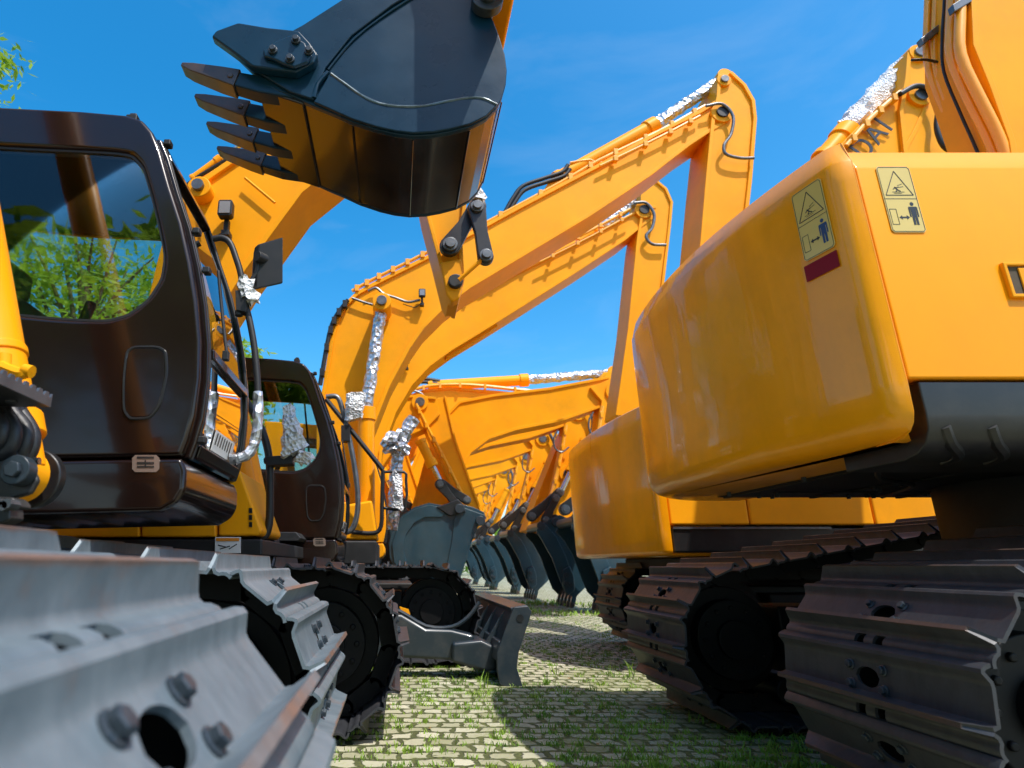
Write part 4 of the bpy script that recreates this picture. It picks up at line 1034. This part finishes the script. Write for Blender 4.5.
# dozer blade with push arms
mb = MB()
YA, YC = 5.45, 8.1
edge = [(503, 604), (527, 607), (530, 612), (516, 650), (513, 664), (520, 690), (524, 692), (503, 683), (497, 676), (500, 640)]
def blade_sec(Y, e=0):
    return [(x, z) for x, z in PL([(514, 611), (527, 608), (530, 613), (519, 642), (516, 660), (518, 674), (524, 690), (512, 688), (503, 676), (500, 655), (506, 632)], YA)]
mb.prism(blade_sec(YA), YA + .04, YC - .04); bl = mb.build('dozer_blade', 'grey', R3, bevel=.012)
mb = MB(); mb.prism(PL([(514, 607), (528, 606), (532, 612), (519, 652), (517, 668), (525, 693), (500, 685), (497, 670), (497, 652), (505, 630)], YA), YA, YA + .04); ep = mb.build('end_plate', 'grey', bl, bevel=.008)
mb = MB(); c = W(520, 618, YA); mb.cyl((c.x, YA - .008, c.z), (c.x, YA + .03, c.z), .03, 18); mb.build('lifting_hole', 'black', ep)
mb = MB(); mb.prism(PL([(511, 608), (528, 605), (529, 609), (512, 612)], YA), YA + .041, YC - .05); mb.build('top_rail', 'grey', bl, bevel=.008)
bx_, bz_ = XZ(503, 650, YA)
for k, yy in enumerate((5.85, 6.3, 6.8, 7.3, 7.8)):
    mb = MB(); t_ = PL([(514, 612), (503, 664), (490, 664), (490, 652), (498, 638), (507, 622)], YA)
    mb.prism(t_, yy, yy + .04); mb.build('blade_rib', 'grey', bl, bevel=.006)
mb = MB(); mb.prism(PL([(506, 642), (502, 662), (497, 662), (499, 642)], YA), YA + .05, YC - .05); mb.build('stiffener', 'grey', bl, bevel=.01)
for ya_ in (5.8, 7.2):
    mb = MB(); mb.prism(PL([(330, 612), (402, 618), (428, 633), (455, 634), (480, 640), (480, 664), (455, 667), (400, 664), (330, 662)], YA), ya_, ya_ + .22)
    mb.prism(PL([(455, 647), (486, 644), (503, 652), (503, 676), (492, 678), (455, 668)], YA), ya_ - .06, ya_ + .28)
    ar = mb.build('push_arm', 'grey', bl, bevel=.03, seg=3)
    mb = MB(); mb.tube([(x, ya_ + .05, z + .01) for x, z in PL([(380, 612), (400, 616), (428, 632), (456, 633), (474, 622), (486, 606)], YA)], .018, 8, 3); mb.build('arm_rail', 'grey', ar)
mb = MB(); mb.prism(PL([(400, 611), (410, 614), (412, 620), (402, 617)], YA), 6.0, 6.04); mb.build('lifting_tag', 'yellow', bl)

# ================================================================== FOURTH MACHINE
R4 = EX('fourth excavator on the left, smaller tall boom below and behind the highest one', -1.6, 11.2)
B4 = 10.8
T4 = [(346, 530), (350, 430), (362, 385), (380, 350), (400, 335), (440, 312), (480, 290), (520, 270), (580, 240), (630, 214), (645, 206), (656, 206)]
Bt4 = [(376, 530), (382, 450), (396, 412), (412, 385), (430, 366), (452, 350), (480, 333), (520, 308), (580, 270), (625, 240), (640, 228), (654, 218)]
boom(R4, 'boom', T4, Bt4, B4, B4 + .6, fl=.05)
boom(R4, 'arm', [(641, 190), (641, 214), (637, 240), (628, 330), (616, 415)], [(655, 178), (667, 188), (673, 202), (671, 225), (660, 320), (645, 415)], B4 - .02, B4 + .62, fl=.05)
a, b, c = W(540, 268, B4 + .3), W(600, 228, B4 + .3), W(643, 196, B4 + .3)
cylinder(R4, a, b, c, .11, foil=True)
pins(R4, [(644, 210)], B4 - .02, .10, mat='rubber')
pipe_run(R4, [(430, 314), (480, 288), (540, 257), (590, 231), (630, 209)], B4 - .04, .028)
pipe_run(R4, [(540, 262), (590, 237), (632, 214)], B4 - .12, .022)
mb = MB(); mb.tube([W(a, b, B4 - .08) for a, b in ((634, 203), (646, 203), (654, 214), (652, 228), (646, 236), (652, 244), (666, 245))], .03, 10, 5); mb.build('hydraulic_hose', 'steel', R4)
mb = MB(); mb.pprism([(478, 282), (510, 265), (514, 272), (482, 290)], B4 - .06, B4 - .01); mb.build('valve_cover', 'pipe', R4, bevel=.01)
mb = MB(); mb.pprism([(447, 348), (494, 320), (498, 326), (488, 333), (452, 355), (446, 358)], B4 + .1, B4 + .3); mb.build('pipe_guard', 'yellow', R4, bevel=.015)
lamp(R4, 407, 361, B4 - .06, .75)
mb = MB(); mb.box(-3.8, -.4, 9.9, 12.3, 1.0, 2.2); mb.build('engine_housing', 'yellow', R4, bevel=.06)
make_track(R4, .2, 9.9, 10.7, 1, 4.2, mat='shoe_brown')
make_track(R4, .2, 11.9, 12.7, 1, 4.2, mat='shoe_brown')

# machines that hold curled buckets close to the ground
def crouched(label, Y, dx):
    r = EX(label, -1.6, Y + .3)
    boom(r, 'boom', [(330, 545), (350, 450), (372, 412), (392, 398), (412, 395), (436, 397)], [(360, 545), (380, 470), (396, 446), (412, 434), (426, 428), (440, 414)], Y, Y + .6, fl=.05)
    boom(r, 'arm', [(446, 396), (456, 440), (471, 482), (484, 516)], [(416, 404), (432, 444), (454, 492), (474, 527)], Y + .02, Y + .56, fl=.04)
    P = [(446, 588), (425, 588), (408, 582), (396, 572), (390, 558), (389, 544), (393, 530), (402, 517), (414, 509), (428, 505), (444, 508), (458, 506), (470, 509), (481, 514), (483, 520), (476, 526), (470, 540), (464, 560), (458, 578)]
    b = bucket(r, 'bucket', PL(P, Y), 10, Y - .45, Y + 1.0, mat='teal', shell='teal', teeth=4, tl=.2, rib=False, lip_dir=(1, -.05))
    mb = MB(); mb.prism(PL([(400, 520), (414, 511), (428, 507), (445, 511), (440, 519), (424, 519), (414, 524), (406, 535), (403, 548), (406, 562), (416, 575), (432, 586), (420, 586), (404, 577), (394, 562), (392, 545)], Y), Y - .49, Y - .451); mb.build('rim_plate', 'teal', b, bevel=.01)
    mb = MB(); mb.prism(PL([(452, 520), (462, 510), (482, 517), (474, 527), (466, 545), (460, 565), (455, 578), (440, 584), (446, 560), (450, 540)], Y), Y - .48, Y - .451); mb.build('wear_plate', 'teal', b, bevel=.01)
    mb = MB(); mb.pprism([(447, 575), (452, 570), (458, 572), (460, 580), (458, 590), (446, 590)], Y - .56, Y - .481); mb.build('side_cutter', 'teal', b, bevel=.02)
    mb = MB(); mb.pprism([(436, 507), (448, 503), (458, 499), (464, 505), (466, 512), (450, 516)], Y - .52, Y - .46); mb.build('hinge_ear', 'black', b, bevel=.02)
    link(r, (440, 484), (459, 507), Y - .45, .10, .1); link(r, (442, 484), (467, 500), Y - .30, .10, .1)
    for px, py in ((480, 521), (459, 509)):
        mb = MB(); c = W(px, py, Y - .5); mb.cyl((c.x, Y - .6, c.z), (c.x, Y - .4, c.z), .09, 20); mb.build('bucket_pin', 'bolt', b, bevel=.01)
    a, c = W(420, 440, Y - .2), W(442, 485, Y - .2); cylinder(r, a, a.lerp(c, .6), c, .10)
    pins(r, [(420, 402)], Y, .1, mat='steel')
    pipe_run(r, [(416, 404), (430, 432), (446, 462), (462, 494)], Y - .05, .035)
    mb = MB(); mb.box(-3.6, -.4, Y - 1, Y + 1.5, 1.0, 2.2); mb.build('engine_housing', 'yellow', r, bevel=.06)
    mb = MB(); mb.box(-3.9, .4, Y - 1.1, Y - .4, .05, .95); mb.box(-3.9, .4, Y + .9, Y + 1.6, .05, .95); mb.build('track', 'chassis', r, bevel=.3, seg=4)
    return r
R5 = crouched('excavator with a large round-backed teal bucket just above the blade machine', 12.6, 0)
R6 = dup(R5, (-.95, 2.2, 0), 'excavator whose curled teal bucket peeks out behind the large round-backed one')

# fifth boom: level, with a foil-wrapped arm cylinder on top
R7 = EX('excavator with a level boom and a foil-wrapped cylinder lying along its top', -1.8, 16.5)
B7 = 16.0
boom(R7, 'boom', [(345, 540), (362, 470), (376, 430), (390, 408), (404, 397), (425, 389), (450, 387), (500, 391), (550, 396), (590, 401), (600, 406)], [(385, 540), (396, 490), (408, 462), (424, 446), (444, 436), (470, 430), (500, 428), (540, 428), (575, 424), (590, 420), (600, 414)], B7, B7 + .8, fl=.07)
a, b, c = W(428, 386, B7 + .4), W(528, 380, B7 + .4), W(612, 373, B7 + .4)
cylinder(R7, a, b, c, .15, foil=True)
boom(R7, 'arm', [(604, 372), (592, 392), (578, 404), (560, 440), (540, 490), (526, 530)], [(616, 370), (619, 384), (614, 404), (604, 450), (580, 500), (562, 540)], B7 - .04, B7 + .84, fl=.06)
pins(R7, [(585, 412)], B7 - .04, .16, mat='rubber'); pins(R7, [(421, 411)], B7 - .1, .16, mat='rubber')
pipe_run(R7, [(404, 393), (430, 386), (470, 385), (530, 391), (588, 397)], B7 - .06, .05)
mb = MB(); mb.tube([W(a, b, B7 - .15) for a, b in ((578, 400), (588, 402), (594, 412), (598, 426))], .06, 8, 4); mb.build('hydraulic_hose', 'steel', R7)
for k in range(2):
    mb = MB(); mb.tube([W(a, b + 3 * k, B7 + .3) for a, b in ((395, 390), (410, 381), (425, 379), (440, 381))], .05, 8, 4); mb.build('hydraulic_hose', 'rubber', R7)
mb = MB(); mb.pprism([(605, 392), (613, 390), (612, 402), (604, 402)], B7 - .2, B7 - .1); mb.build('arm_bracket', 'decal', R7, bevel=.02)
for px, py in ((436, 402), (436, 411)): lamp(R7, px, py, B7 - .1, .9)
mb = MB(); mb.tube([W(a, b, B7 - .12) for a, b in ((412, 390), (422, 394), (428, 404), (436, 411))], .03, 8, 4); mb.build('boom_cable', 'steel', R7)
foil_ram(R7, (421, 412), (404, 434), (392, 520), B7 - .5, .17)
mb = MB(); mb.box(-4, -.6, 15, 17.8, 1.0, 2.3); mb.build('engine_housing', 'yellow', R7, bevel=.06)
mb = MB(); mb.box(-4, .5, 14.9, 15.7, .05, .95); mb.box(-4, .5, 17.1, 17.9, .05, .95); mb.build('track', 'chassis', R7, bevel=.3, seg=4)

# far row: arms straight down, teal buckets on the ground
def far_machine(label):
    Y = 15.2
    r = EX(label, -1.5, Y)
    boom(r, 'arm', [(556, 408), (566, 420), (563, 450), (553, 495), (546, 520), (548, 526)], [(592, 392), (597, 410), (590, 450), (573, 495), (560, 520), (556, 527)], Y, Y + .6, fl=.05)
    boom(r, 'boom', [(396, 520), (410, 470), (424, 436), (440, 420), (470, 414), (520, 408), (572, 398), (580, 402)], [(430, 520), (438, 490), (450, 466), (466, 454), (490, 446), (530, 438), (570, 424), (580, 412)], Y + .05, Y + .6, fl=.06)
    P = [(570, 598), (584, 584), (590, 566), (588, 548), (580, 532), (568, 521), (556, 516), (546, 520), (536, 528), (533, 534), (541, 542), (549, 556), (556, 575), (562, 590)]
    b = bucket(r, 'bucket', PL(P, Y), 7, Y - .35, Y + .95, mat='teal', shell='chassis', teeth=5, tl=.22, rib=False, lip_dir=(-.35, -1))
    mb = MB(); mb.pprism([(536, 530), (545, 524), (556, 536), (566, 556), (572, 575), (574, 592), (567, 596), (560, 580), (552, 558), (543, 542)], Y - .40, Y - .351); mb.build('wear_plate', 'teal', b, bevel=.01)
    mb = MB(); mb.pprism([(563, 570), (570, 566), (574, 576), (575, 590), (568, 596), (563, 586)], Y - .48, Y - .401); mb.build('side_cutter', 'teal', b, bevel=.02)
    for px, py in ((567, 575), (570, 585), (566, 583)):
        c = W(px, py, Y - .48); mb = MB(); mb.cyl((c.x, Y - .52, c.z), (c.x, Y - .47, c.z), .05, 10); mb.build('cutter_bolt', 'bolt', b)
    mb = MB(); mb.pprism([(536, 527), (542, 518), (556, 514), (566, 520), (560, 528), (546, 530)], Y - .2, Y - .1); mb.pprism([(536, 527), (542, 518), (556, 514), (566, 520), (560, 528), (546, 530)], Y + .7, Y + .8); mb.build('hinge_ear', 'black', b, bevel=.02)
    link(r, (532, 516), (560, 492), Y - .2, .13, .12); link(r, (546, 520), (556, 498), Y - .3, .12, .1)
    for px, py in ((541, 526), (556, 522)):
        mb = MB(); c = W(px, py, Y - .4); mb.cyl((c.x, Y - .42, c.z), (c.x, Y + .9, c.z), .10, 18); mb.build('bucket_pin', 'bolt', b, bevel=.01)
    a, c = W(585, 440, Y - .15), W(560, 494, Y - .15); cylinder(r, a, a.lerp(c, .6), c, .11)
    pipe_run(r, [(566, 425), (561, 455), (553, 490), (547, 512)], Y - .06, .05)
    pins(r, [(578, 412), (568, 474)], Y, .12, mat='steel')
    mb = MB(); mb.tube([W(q[0], q[1], Y - .1) for q in ((558, 430), (554, 438), (555, 448), (562, 452), (569, 447))], .02, 8, 4); mb.build('hydraulic_hose', 'steel', r)
    mb = MB(); mb.tube([W(q[0], q[1], Y - .1) for q in ((586, 404), (593, 420), (590, 436), (580, 442))], .05, 8, 4); mb.build('hydraulic_hose', 'steel', r)
    mb = MB(); mb.box(-4, -.6, Y - 1.2, Y + 1.6, 1.0, 2.3); mb.build('engine_housing', 'yellow', r, bevel=.06)
    mb = MB(); mb.box(-4, .5, Y - 1.3, Y - .5, .05, .95); mb.box(-4, .5, Y + .9, Y + 1.7, .05, .95); mb.build('track', 'chassis', r, bevel=.3, seg=4)
    return r
F0 = far_machine('nearest of the far excavators whose teal buckets stand in a line on the ground')
for k, nm in enumerate(('second nearest', 'third nearest', 'fourth nearest', 'fifth nearest', 'sixth nearest')):
    fm = dup(F0, ((-.1, .05, -.14, .10, 0)[k], 3.4 * (k + 1), 0), nm + ' of the far excavators whose teal buckets stand on the ground')
    fm.rotation_euler = (0, 0, (.012, -.016, .010, -.012, .014)[k])
R8 = dup(F0, (.30, -1.9, 0), 'far excavator whose toothed bucket shows right below the lower counterweight')
for ch in list(R8.children):
    if ch.name.startswith(('engine_housing', 'track')): bpy.data.objects.remove(ch)

# ================================================================== RIGHT ROW
def counterweight(root, xr, y0, y1, z0, z1, bulge=.2, depth=.62, mat='yellow_gloss', near=.24, r=.16, soft=1.0, rfar=.16):
    # cast counterweight: plan outline bulging towards the aisle, rounded along every edge
    hw = (y1 - y0) / 2; yc = (y0 + y1) / 2
    def outline(ins):
        pts = []
        k = 26
        for t in sorted(set([-1 + 2 * i / k for i in range(k + 1)] + [sg * (1 - .008 * j * (1 + j * .12)) for j in range(1, 14) for sg in (-1, 1)])):
            a = t
            y = yc + hw * math.copysign(1 - (1 - abs(a)) ** 1.0, a) if False else yc + hw * a
            x = xr - bulge * (1 - a * a)
            e = (1 - abs(a)) * hw
            q = r if a < 0 else rfar
            if e < q: x += q - math.sqrt(max(0, q * q - (q - e) ** 2))
            pts.append((x, y))
        pts = [(xr + depth, y0 + .10), (xr + near, y0 + .10), (xr + near, y0)] + pts + [(xr + max(.22, rfar + .03), y1), (xr + depth, y1)]
        cx = xr + depth * .7
        out = []
        for x, y in pts:
            fx = ins if x < xr + depth - .01 and not (y < y0 + .11 and x > xr + near - .001) else 0
            out.append((x + fx * min(1, max(0, (xr + .3 - x) / .3 + .0)), y + (ins if y < yc else -ins) * min(1, abs(y - yc) / hw * 1.0)))
        return out
    rings = []
    Hh = z1 - z0
    for z, ins in ((z0 - .0, .17 * soft), (z0 + .012 * soft, .10 * soft), (z0 + .035 * soft, .055 * soft), (z0 + .075 * soft, .022 * soft), (z0 + .13 * soft, .004), (z0 + .2, 0), (z0 + Hh * .5, 0), (z1 - .2, .0), (z1 - .115, .002), (z1 - .104, .006), (z1 - .012, .042 * soft), (z1 - .003, .06 * soft), (z1, .10 * soft)):
        rings.append([(x, y, z) for x, y in outline(ins)])
    mb = MB(); mb.loft(rings)
    return mb.build('counterweight', mat, root, sharp=60)

Q1 = EX('large excavator at the right whose rounded yellow counterweight carries two warning decals', 3.6, 3.36)
make_track(Q1, 1.62, 1.90, 2.86, -1, 4.4, phase=.375, mat='shoe_brown', rise=.22)
make_track(Q1, 1.66, 3.90, 4.84, -1, 4.4, phase=.47, mat='shoe_brown', rise=.17)
NY = 2.05
pc = W(890, 300, NY)
XR = W(871, 300, NY).x
zb, zt = W(912, 436, NY).z, W(868, 143, NY).z
# side door panel, skirt, underside
xs = W(890, 300, NY).x
cw = counterweight(Q1, XR, NY, 4.36, zb, zt + .035, .15, near=xs - XR - .012, r=.06, mat='yellow_cast', rfar=.36, soft=.7)
mb = MB()
zs = W(960, 378, NY).z
yz = [(NY + .006, zs), (NY + .006, zt - .115), (NY + .010, zt - .104), (NY + .044, zt - .012), (NY + .056, zt - .002), (NY + .11, zt), (4.0, zt), (4.0, zs)]
mb.loft([[(x, y, z) for y, z in yz] for x in (xs, 6.2)])
sd = mb.build('side_cover', 'yellow_gloss', Q1, bevel=.010, seg=3)
zk = zb - .06
yz = [(NY + .015, zs - .008), (NY + .015, zk + .14), (NY + .022, zk + .09), (NY + .045, zk + .045), (NY + .09, zk + .015), (NY + .15, zk), (2.5, zk), (2.5, zs - .008)]
mb = MB(); mb.loft([[(x, y, z) for y, z in yz] for x in (xs + .04, 6.2)]); mb.build('skirt', 'black', Q1, bevel=.006)
mb = MB()
zq = W(960, 470, NY + .1).z
mb.box(XR + .35, 6.2, 2.2, 4.0, zb - .004, zb + .03)
for k in range(6): mb.box(2.1 + k * .55, 2.13 + k * .55, 2.3, 3.95, zb - .016, zb - .0045)
mb.box(2.2, 5.5, 2.75, 2.79, zb - .022, zb - .0165); mb.box(2.2, 5.5, 3.55, 3.59, zb - .022, zb - .0165)
mb.cyl((3.6, 3.2, .55), (3.6, 3.2, zb - .005), .62, 48)
mb.box(2.6, 4.9, 2.7, 4.0, .45, .80)
mb.build('revolving_frame', 'blacksoft', Q1, bevel=.004)
rg = random.Random(5)
for k in range(22):
    x, y = rg.uniform(2.0, 3.2), rg.uniform(2.3, 3.9); mb = MB(); mb.cyl((x, y, zb - .028), (x, y, zb - .004), .012, 6); mb.build('frame_bolt', 'bolt', Q1)
mb = MB(); mb.tube([(2.0, 2.5, zb - .02), (2.3, 2.9, zb - .03), (2.7, 3.2, zb - .025), (3.0, 3.8, zb - .02)], .012, 8, 4); mb.build('hydraulic_hose', 'hose', Q1)
for k in range(10):
    x = xs + .10 + k * .16
    mb = MB(); mb.tube([(x, NY + .03, zk + .10), (x + .03, NY + .055, zk + .05), (x + .10, NY + .11, zk + .018), (x + .13, NY + .2, zk + .008)], .022, 8, 4); mb.build('skirt_rib', 'black', Q1)
# recessed latch
l0, l1 = W(1000, 263, NY), W(1030, 298, NY)
mb = MB(); mb.holed([(l0.x, l1.z), (l0.x + .17, l1.z), (l0.x + .17, l0.z), (l0.x, l0.z)], [(l0.x + .014, l1.z + .014), (l0.x + .156, l1.z + .014), (l0.x + .156, l0.z - .014), (l0.x + .014, l0.z - .014)], NY - .010, NY + .008); lt = mb.build('latch_frame', 'yellow', sd, bevel=.004)
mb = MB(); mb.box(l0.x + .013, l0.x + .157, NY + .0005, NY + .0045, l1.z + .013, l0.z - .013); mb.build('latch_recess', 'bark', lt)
mb = MB(); mb.box(l0.x + .055, l0.x + .15, NY - .006, NY + .0004, l1.z + .02, l0.z - .022); mb.cyl((l0.x + .10, NY - .012, (l0.z + l1.z) / 2), (l0.x + .10, NY - .006, (l0.z + l1.z) / 2), .014, 16); mb.build('latch_handle', 'yellow', lt, bevel=.003)
mb = MB(); mb.cyl((l0.x + .10, NY - .016, (l0.z + l1.z) / 2), (l0.x + .10, NY - .0121, (l0.z + l1.z) / 2), .008, 12); mb.build('latch_lock', 'chrome', lt)
# decal on the side cover
O = W(893, 232, NY); O.y = NY + .0045; Ux = Vector((1, 0, 0)); Uz = Vector((0, 0, 1)); Nn = Vector((0, -1, 0))
sU = (W(926, 200, NY).x - W(892, 200, NY).x) / .145; sV = (W(890, 166, NY).z - W(893, 232, NY).z) / .290
crush_decal(sd, O, Ux * sU, Uz * sV, Nn)
# decal and red reflector on the counterweight rear face: rear surface point near lateral y
def rear(y, z):
    hw = (4.36 - NY) / 2; yc = (4.36 + NY) / 2; a = (y - yc) / hw; return Vector((XR - .15 * (1 - a * a), y, z))
ya_, yb_ = 2.125, 2.262
Pn, Pf = rear(ya_, 0), rear(yb_, 0)
U = (Pn - Pf).normalized(); Nr = Vector((U.y, -U.x, 0)); Nr = Nr if Nr.x < 0 else -Nr
zc0 = zt - .405 - .01
O = Vector((Pf.x, Pf.y, zc0)) + Nr * .004
crush_decal(cw, O, U * ((Pn - Pf).length / .145), Vector((0, 0, 1)) * 1.07, Nr, ink='inkblue')
mb = MB(); O2 = O + Vector((0, 0, -.085)) - U * .006
flat_poly(mb, O2, U * ((Pn - Pf).length / .145), Vector((0, 0, 1)), Nr, [(-2, 0), (150, 0), (150, 68), (-2, 68)], .003); mb.build('red_reflector', 'maroon', cw, smooth=False)
# boom rising at the right edge with its pipes
QB = 3.5
boom(Q1, 'boom', [(1022, 420), (1018, 200), (1010, 140), (990, 84), (974, 44), (972, 0), (968, -160)], [(1220, 420), (1215, 200), (1190, 60), (1150, -90), (1120, -160), (1100, -180)], QB, QB + .42, fl=.04)
for k, (p, r, yy) in enumerate(((((990, 190), (966, 140), (944, 96), (933, 58), (933, 20), (935, -40)), .022, .36), (((999, 190), (976, 140), (952, 98), (941, 60), (941, 20), (943, -40)), .022, .32), (((1014, 190), (996, 140), (974, 96), (958, 56), (958, 20), (960, -40)), .034, .12), (((1024, 190), (1008, 140), (986, 96), (968, 56), (967, 20), (969, -40)), .034, .04))):
    mb = MB(); mb.tube([W(a, b, QB + yy) - Vector((.05, 0, 0)) for a, b in p], r, 12, 3); mb.build('hydraulic_pipe', 'pipe', Q1)
mb = MB(); mb.tube([W(a, b, QB + .2) - Vector((.06, 0, 0)) for a, b in ((1000, 190), (985, 150), (968, 112), (952, 72), (950, 40), (952, 0), (952, -40))], .010, 8, 4); mb.build('electric_cable', 'rubber', Q1)
mb = MB(); mb.tube([W(a, b, QB + .3) - Vector((.08, 0, 0)) for a, b in ((922, 60), (938, 60), (950, 64), (954, 74))], .010, 8, 4); mb.build('electric_cable', 'rubber', Q1)
for q, yq in (([(921, 38), (944, 20), (946, 26), (924, 44)], QB + .28), ([(953, 4), (972, -8), (974, 0), (955, 11)], QB)):
    mb = MB(); mb.pprism(q, yq, yq + .05); mb.build('pipe_clamp', 'steel', Q1, bevel=.006)

# second machine of the right row: lower counterweight
Q2 = EX('lower right-row excavator behind the large one, square yellow counterweight above a rusty track', 4.2, 7.0)
make_track(Q2, 2.60, 5.62, 6.50, -1, 4.4, phase=.4, mat='shoe_brown')
make_track(Q2, 2.60, 7.6, 8.5, -1, 4.4, phase=.1, mat='shoe_brown')
z0, z1 = W(660, 556, 5.7).z, 2.45
x2 = W(668, 500, 5.7).x - .05
counterweight(Q2, x2 - .06, 5.7, 8.5, z0, z1, .10, near=.10, r=.05, soft=.4, mat='yellow_cast')
za, zb2 = W(800, 504, 5.72).z, W(672, 525, 5.72).z
for (xa, xb) in ((x2 + .055, W(748, 510, 5.72).x), (W(749, 510, 5.72).x, W(872, 510, 5.72).x), (W(873.5, 510, 5.72).x, W(950, 510, 5.72).x)):
    mb = MB(); mb.box(xa, xb, 5.72, 8.3, zb2, 2.3); mb.build('side_cover', 'yellow', Q2, bevel=.02)
mb = MB(); mb.box(x2 + .07, 5.0, 5.75, 8.3, z0 + .03, zb2 - .02); mb.build('skirt', 'black', Q2, bevel=.02)
mb = MB(); mb.box(x2 + .08, 4.0, 5.735, 5.748, zb2 - .035, zb2 - .015); mb.build('trim_strip', 'steel', Q2)
mb = MB(); mb.box(x2 + .5, 6, 5.9, 8.2, z0 - .12, z0 + .0); mb.cyl((4.2, 7, .5), (4.2, 7, z0), .62, 36); mb.box(3, 5.4, 6.3, 7.7, .4, .75); mb.build('revolving_frame', 'blacksoft', Q2, bevel=.02)
mb = MB(); mb.pprism([(951, 500), (965, 498), (966, 508), (951, 510)], 5.8, 6.0); mb.build('tail_lamp', 'red', Q2, bevel=.02)
# its boom, seen above the large counterweight: lettering runs along the web
QY = 6.8
mb = 0
boom(Q2, 'boom', [(740, 300), (800, 196), (838, 148), (868, 117), (900, 90), (914, 84), (926, 88)], [(800, 340), (850, 236), (880, 186), (902, 160), (918, 130), (926, 112), (930, 100)], QY, QY + .6, fl=.05)
boom(Q2, 'arm', [(908, 52), (906, 76), (900, 110), (904, 150), (918, 240), (930, 320)], [(924, 48), (938, 66), (950, 100), (962, 150), (975, 240), (980, 320)], QY - .02, QY + .62, fl=.05)
a, b, c = W(822, 160, QY + .3), W(848, 130, QY + .3), W(912, 60, QY + .3)
cylinder(Q2, a, b, c, .13, foil=True)
mb = MB(); mb.tube([b, b.lerp(c, .3), b.lerp(c, .6), b.lerp(c, .9)], .16, 12, 6, jit=.25); mb.build('film_wrap', 'film', Q2, sharp=12)
pins(Q2, [(920, 96)], QY - .02, .085, mat='steel'); pins(Q2, [(919, 53)], QY - .02, .075, mat='steel')
pipe_run(Q2, [(846, 146), (872, 117), (900, 92)], QY - .05, .03)
mb = MB(); mb.tube([W(a, b, QY - .1) for a, b in ((900, 94), (916, 86), (930, 91), (938, 108), (937, 128), (944, 146), (958, 154))], .035, 10, 5); mb.build('hydraulic_hose', 'rubber', Q2)
fc = bpy.data.curves.new('boom_lettering', 'FONT'); fc.body = 'HYUNDAI'; fc.size = .40; fc.extrude = .004; fc.align_x = 'RIGHT'; fc.space_character = 1.12
fo = bpy.data.objects.new('boom_lettering', fc); COL.objects.link(fo)
dg = bpy.context.evaluated_depsgraph_get(); me = bpy.data.meshes.new_from_object(fo.evaluated_get(dg)); bpy.data.objects.remove(fo)
p0, p1 = W(872, 153, QY), W(893, 129, QY)
dd = (p1 - p0).normalized(); nn_ = Vector((-dd.z, 0, dd.x))
o = bpy.data.objects.new('boom_lettering', me); COL.objects.link(o); me.materials.clear(); me.materials.append(M['ink'])
o.parent = Q2; R_ = Matrix((dd, nn_, dd.cross(nn_))).transposed().to_4x4(); p1 = p1 + dd * .02
o.matrix_local = Matrix.Translation(Vector((p1.x, QY - .006, p1.z)) - Vector(Q2['_w'])) @ R_

# ================================================================== TREES
tree('tall leafy tree rising at the upper left edge, only its branch tips in frame', (-8.5, 8.6), 10.75, 1.5, 6500, .10, 3)
tree('bushy green tree seen through the nearest cab window, beyond the thin window bar', (-6.6, 12), 8.4, 2.2, 5200, .13, 5, 1.15)
tree('bright green tree between the nearest cab and its mirror rail', (-6.2, 18.5), 8.3, 2.3, 4800, .18, 8)
tree('broad green tree farthest left behind the machines', (-15, 19), 8.2, 3.4, 4200, .24, 12)
for k, (x, y, h, r) in enumerate(((-15, -9, 9, 3.2), (-9, -7.5, 8.5, 2.8), (-4.4, -9.5, 9.5, 2.9), (1, -11, 9, 3.0), (7, -12, 10, 3.4))):  # unseen trees, added to darken sky reflections in cab paint and glass
    tree(('first', 'second', 'third', 'fourth', 'fifth')[k] + ' from the left of the trees behind the camera, out of the picture', (x, y), h, r, 2200, .34, 30 + k)

# far tree line closing the yard
rg = random.Random(77); V, F = [], []
for k in range(9000):
    x = rg.uniform(-70, 70); h = 4.2 + 1.6 * math.sin(x * .31) + 1.1 * math.sin(x * .83 + 1) + .6 * math.sin(x * 2.1); p = Vector((x, 62 + rg.gauss(0, 1.2), rg.uniform(0, 1) ** .8 * h))
    u = Vector((rg.gauss(0, 1), rg.gauss(0, 1), rg.gauss(0, .6))).normalized(); v = u.orthogonal().normalized(); q = rg.uniform(.35, .8); i = len(V)
    V.extend([p - u * q, p + v * q * .4, p + u * q, p - v * q * .4]); F.append((i, i + 1, i + 2, i + 3))
me = bpy.data.meshes.new('far_trees'); me.from_pydata([tuple(v) for v in V], [], F); me.materials.append(M['leaf'])
o = bpy.data.objects.new('far_trees', me); COL.objects.link(o); o['kind'] = 'stuff'; o['label'] = 'dark green line of distant trees closing the yard'; o['category'] = 'trees'

# dry leaves dropped on the paving
m, nt, b = _mat('dry_leaf'); b.inputs['Base Color'].default_value = (.28, .17, .05, 1); b.inputs['Roughness'].default_value = .7
rg = random.Random(4); V, F = [], []
for k in range(120):
    y = rg.uniform(3.4, 11); x = rg.uniform(-.5, .55 * y); a = rg.uniform(0, 6.28); q = rg.uniform(.008, .022); i = len(V); c, s_ = math.cos(a), math.sin(a)
    V.extend([(x - c * q, y - s_ * q, .008), (x + s_ * q * .45, y - c * q * .45, .013), (x + c * q, y + s_ * q, .010), (x - s_ * q * .45, y + c * q * .45, .006)]); F.append((i, i + 1, i + 2, i + 3))
me = bpy.data.meshes.new('dry_leaves'); me.from_pydata(V, [], F); me.materials.append(m)
o = bpy.data.objects.new('dry_leaves', me); COL.objects.link(o); o['kind'] = 'stuff'; o['label'] = 'small dry leaves scattered over the paving'; o['category'] = 'leaves'
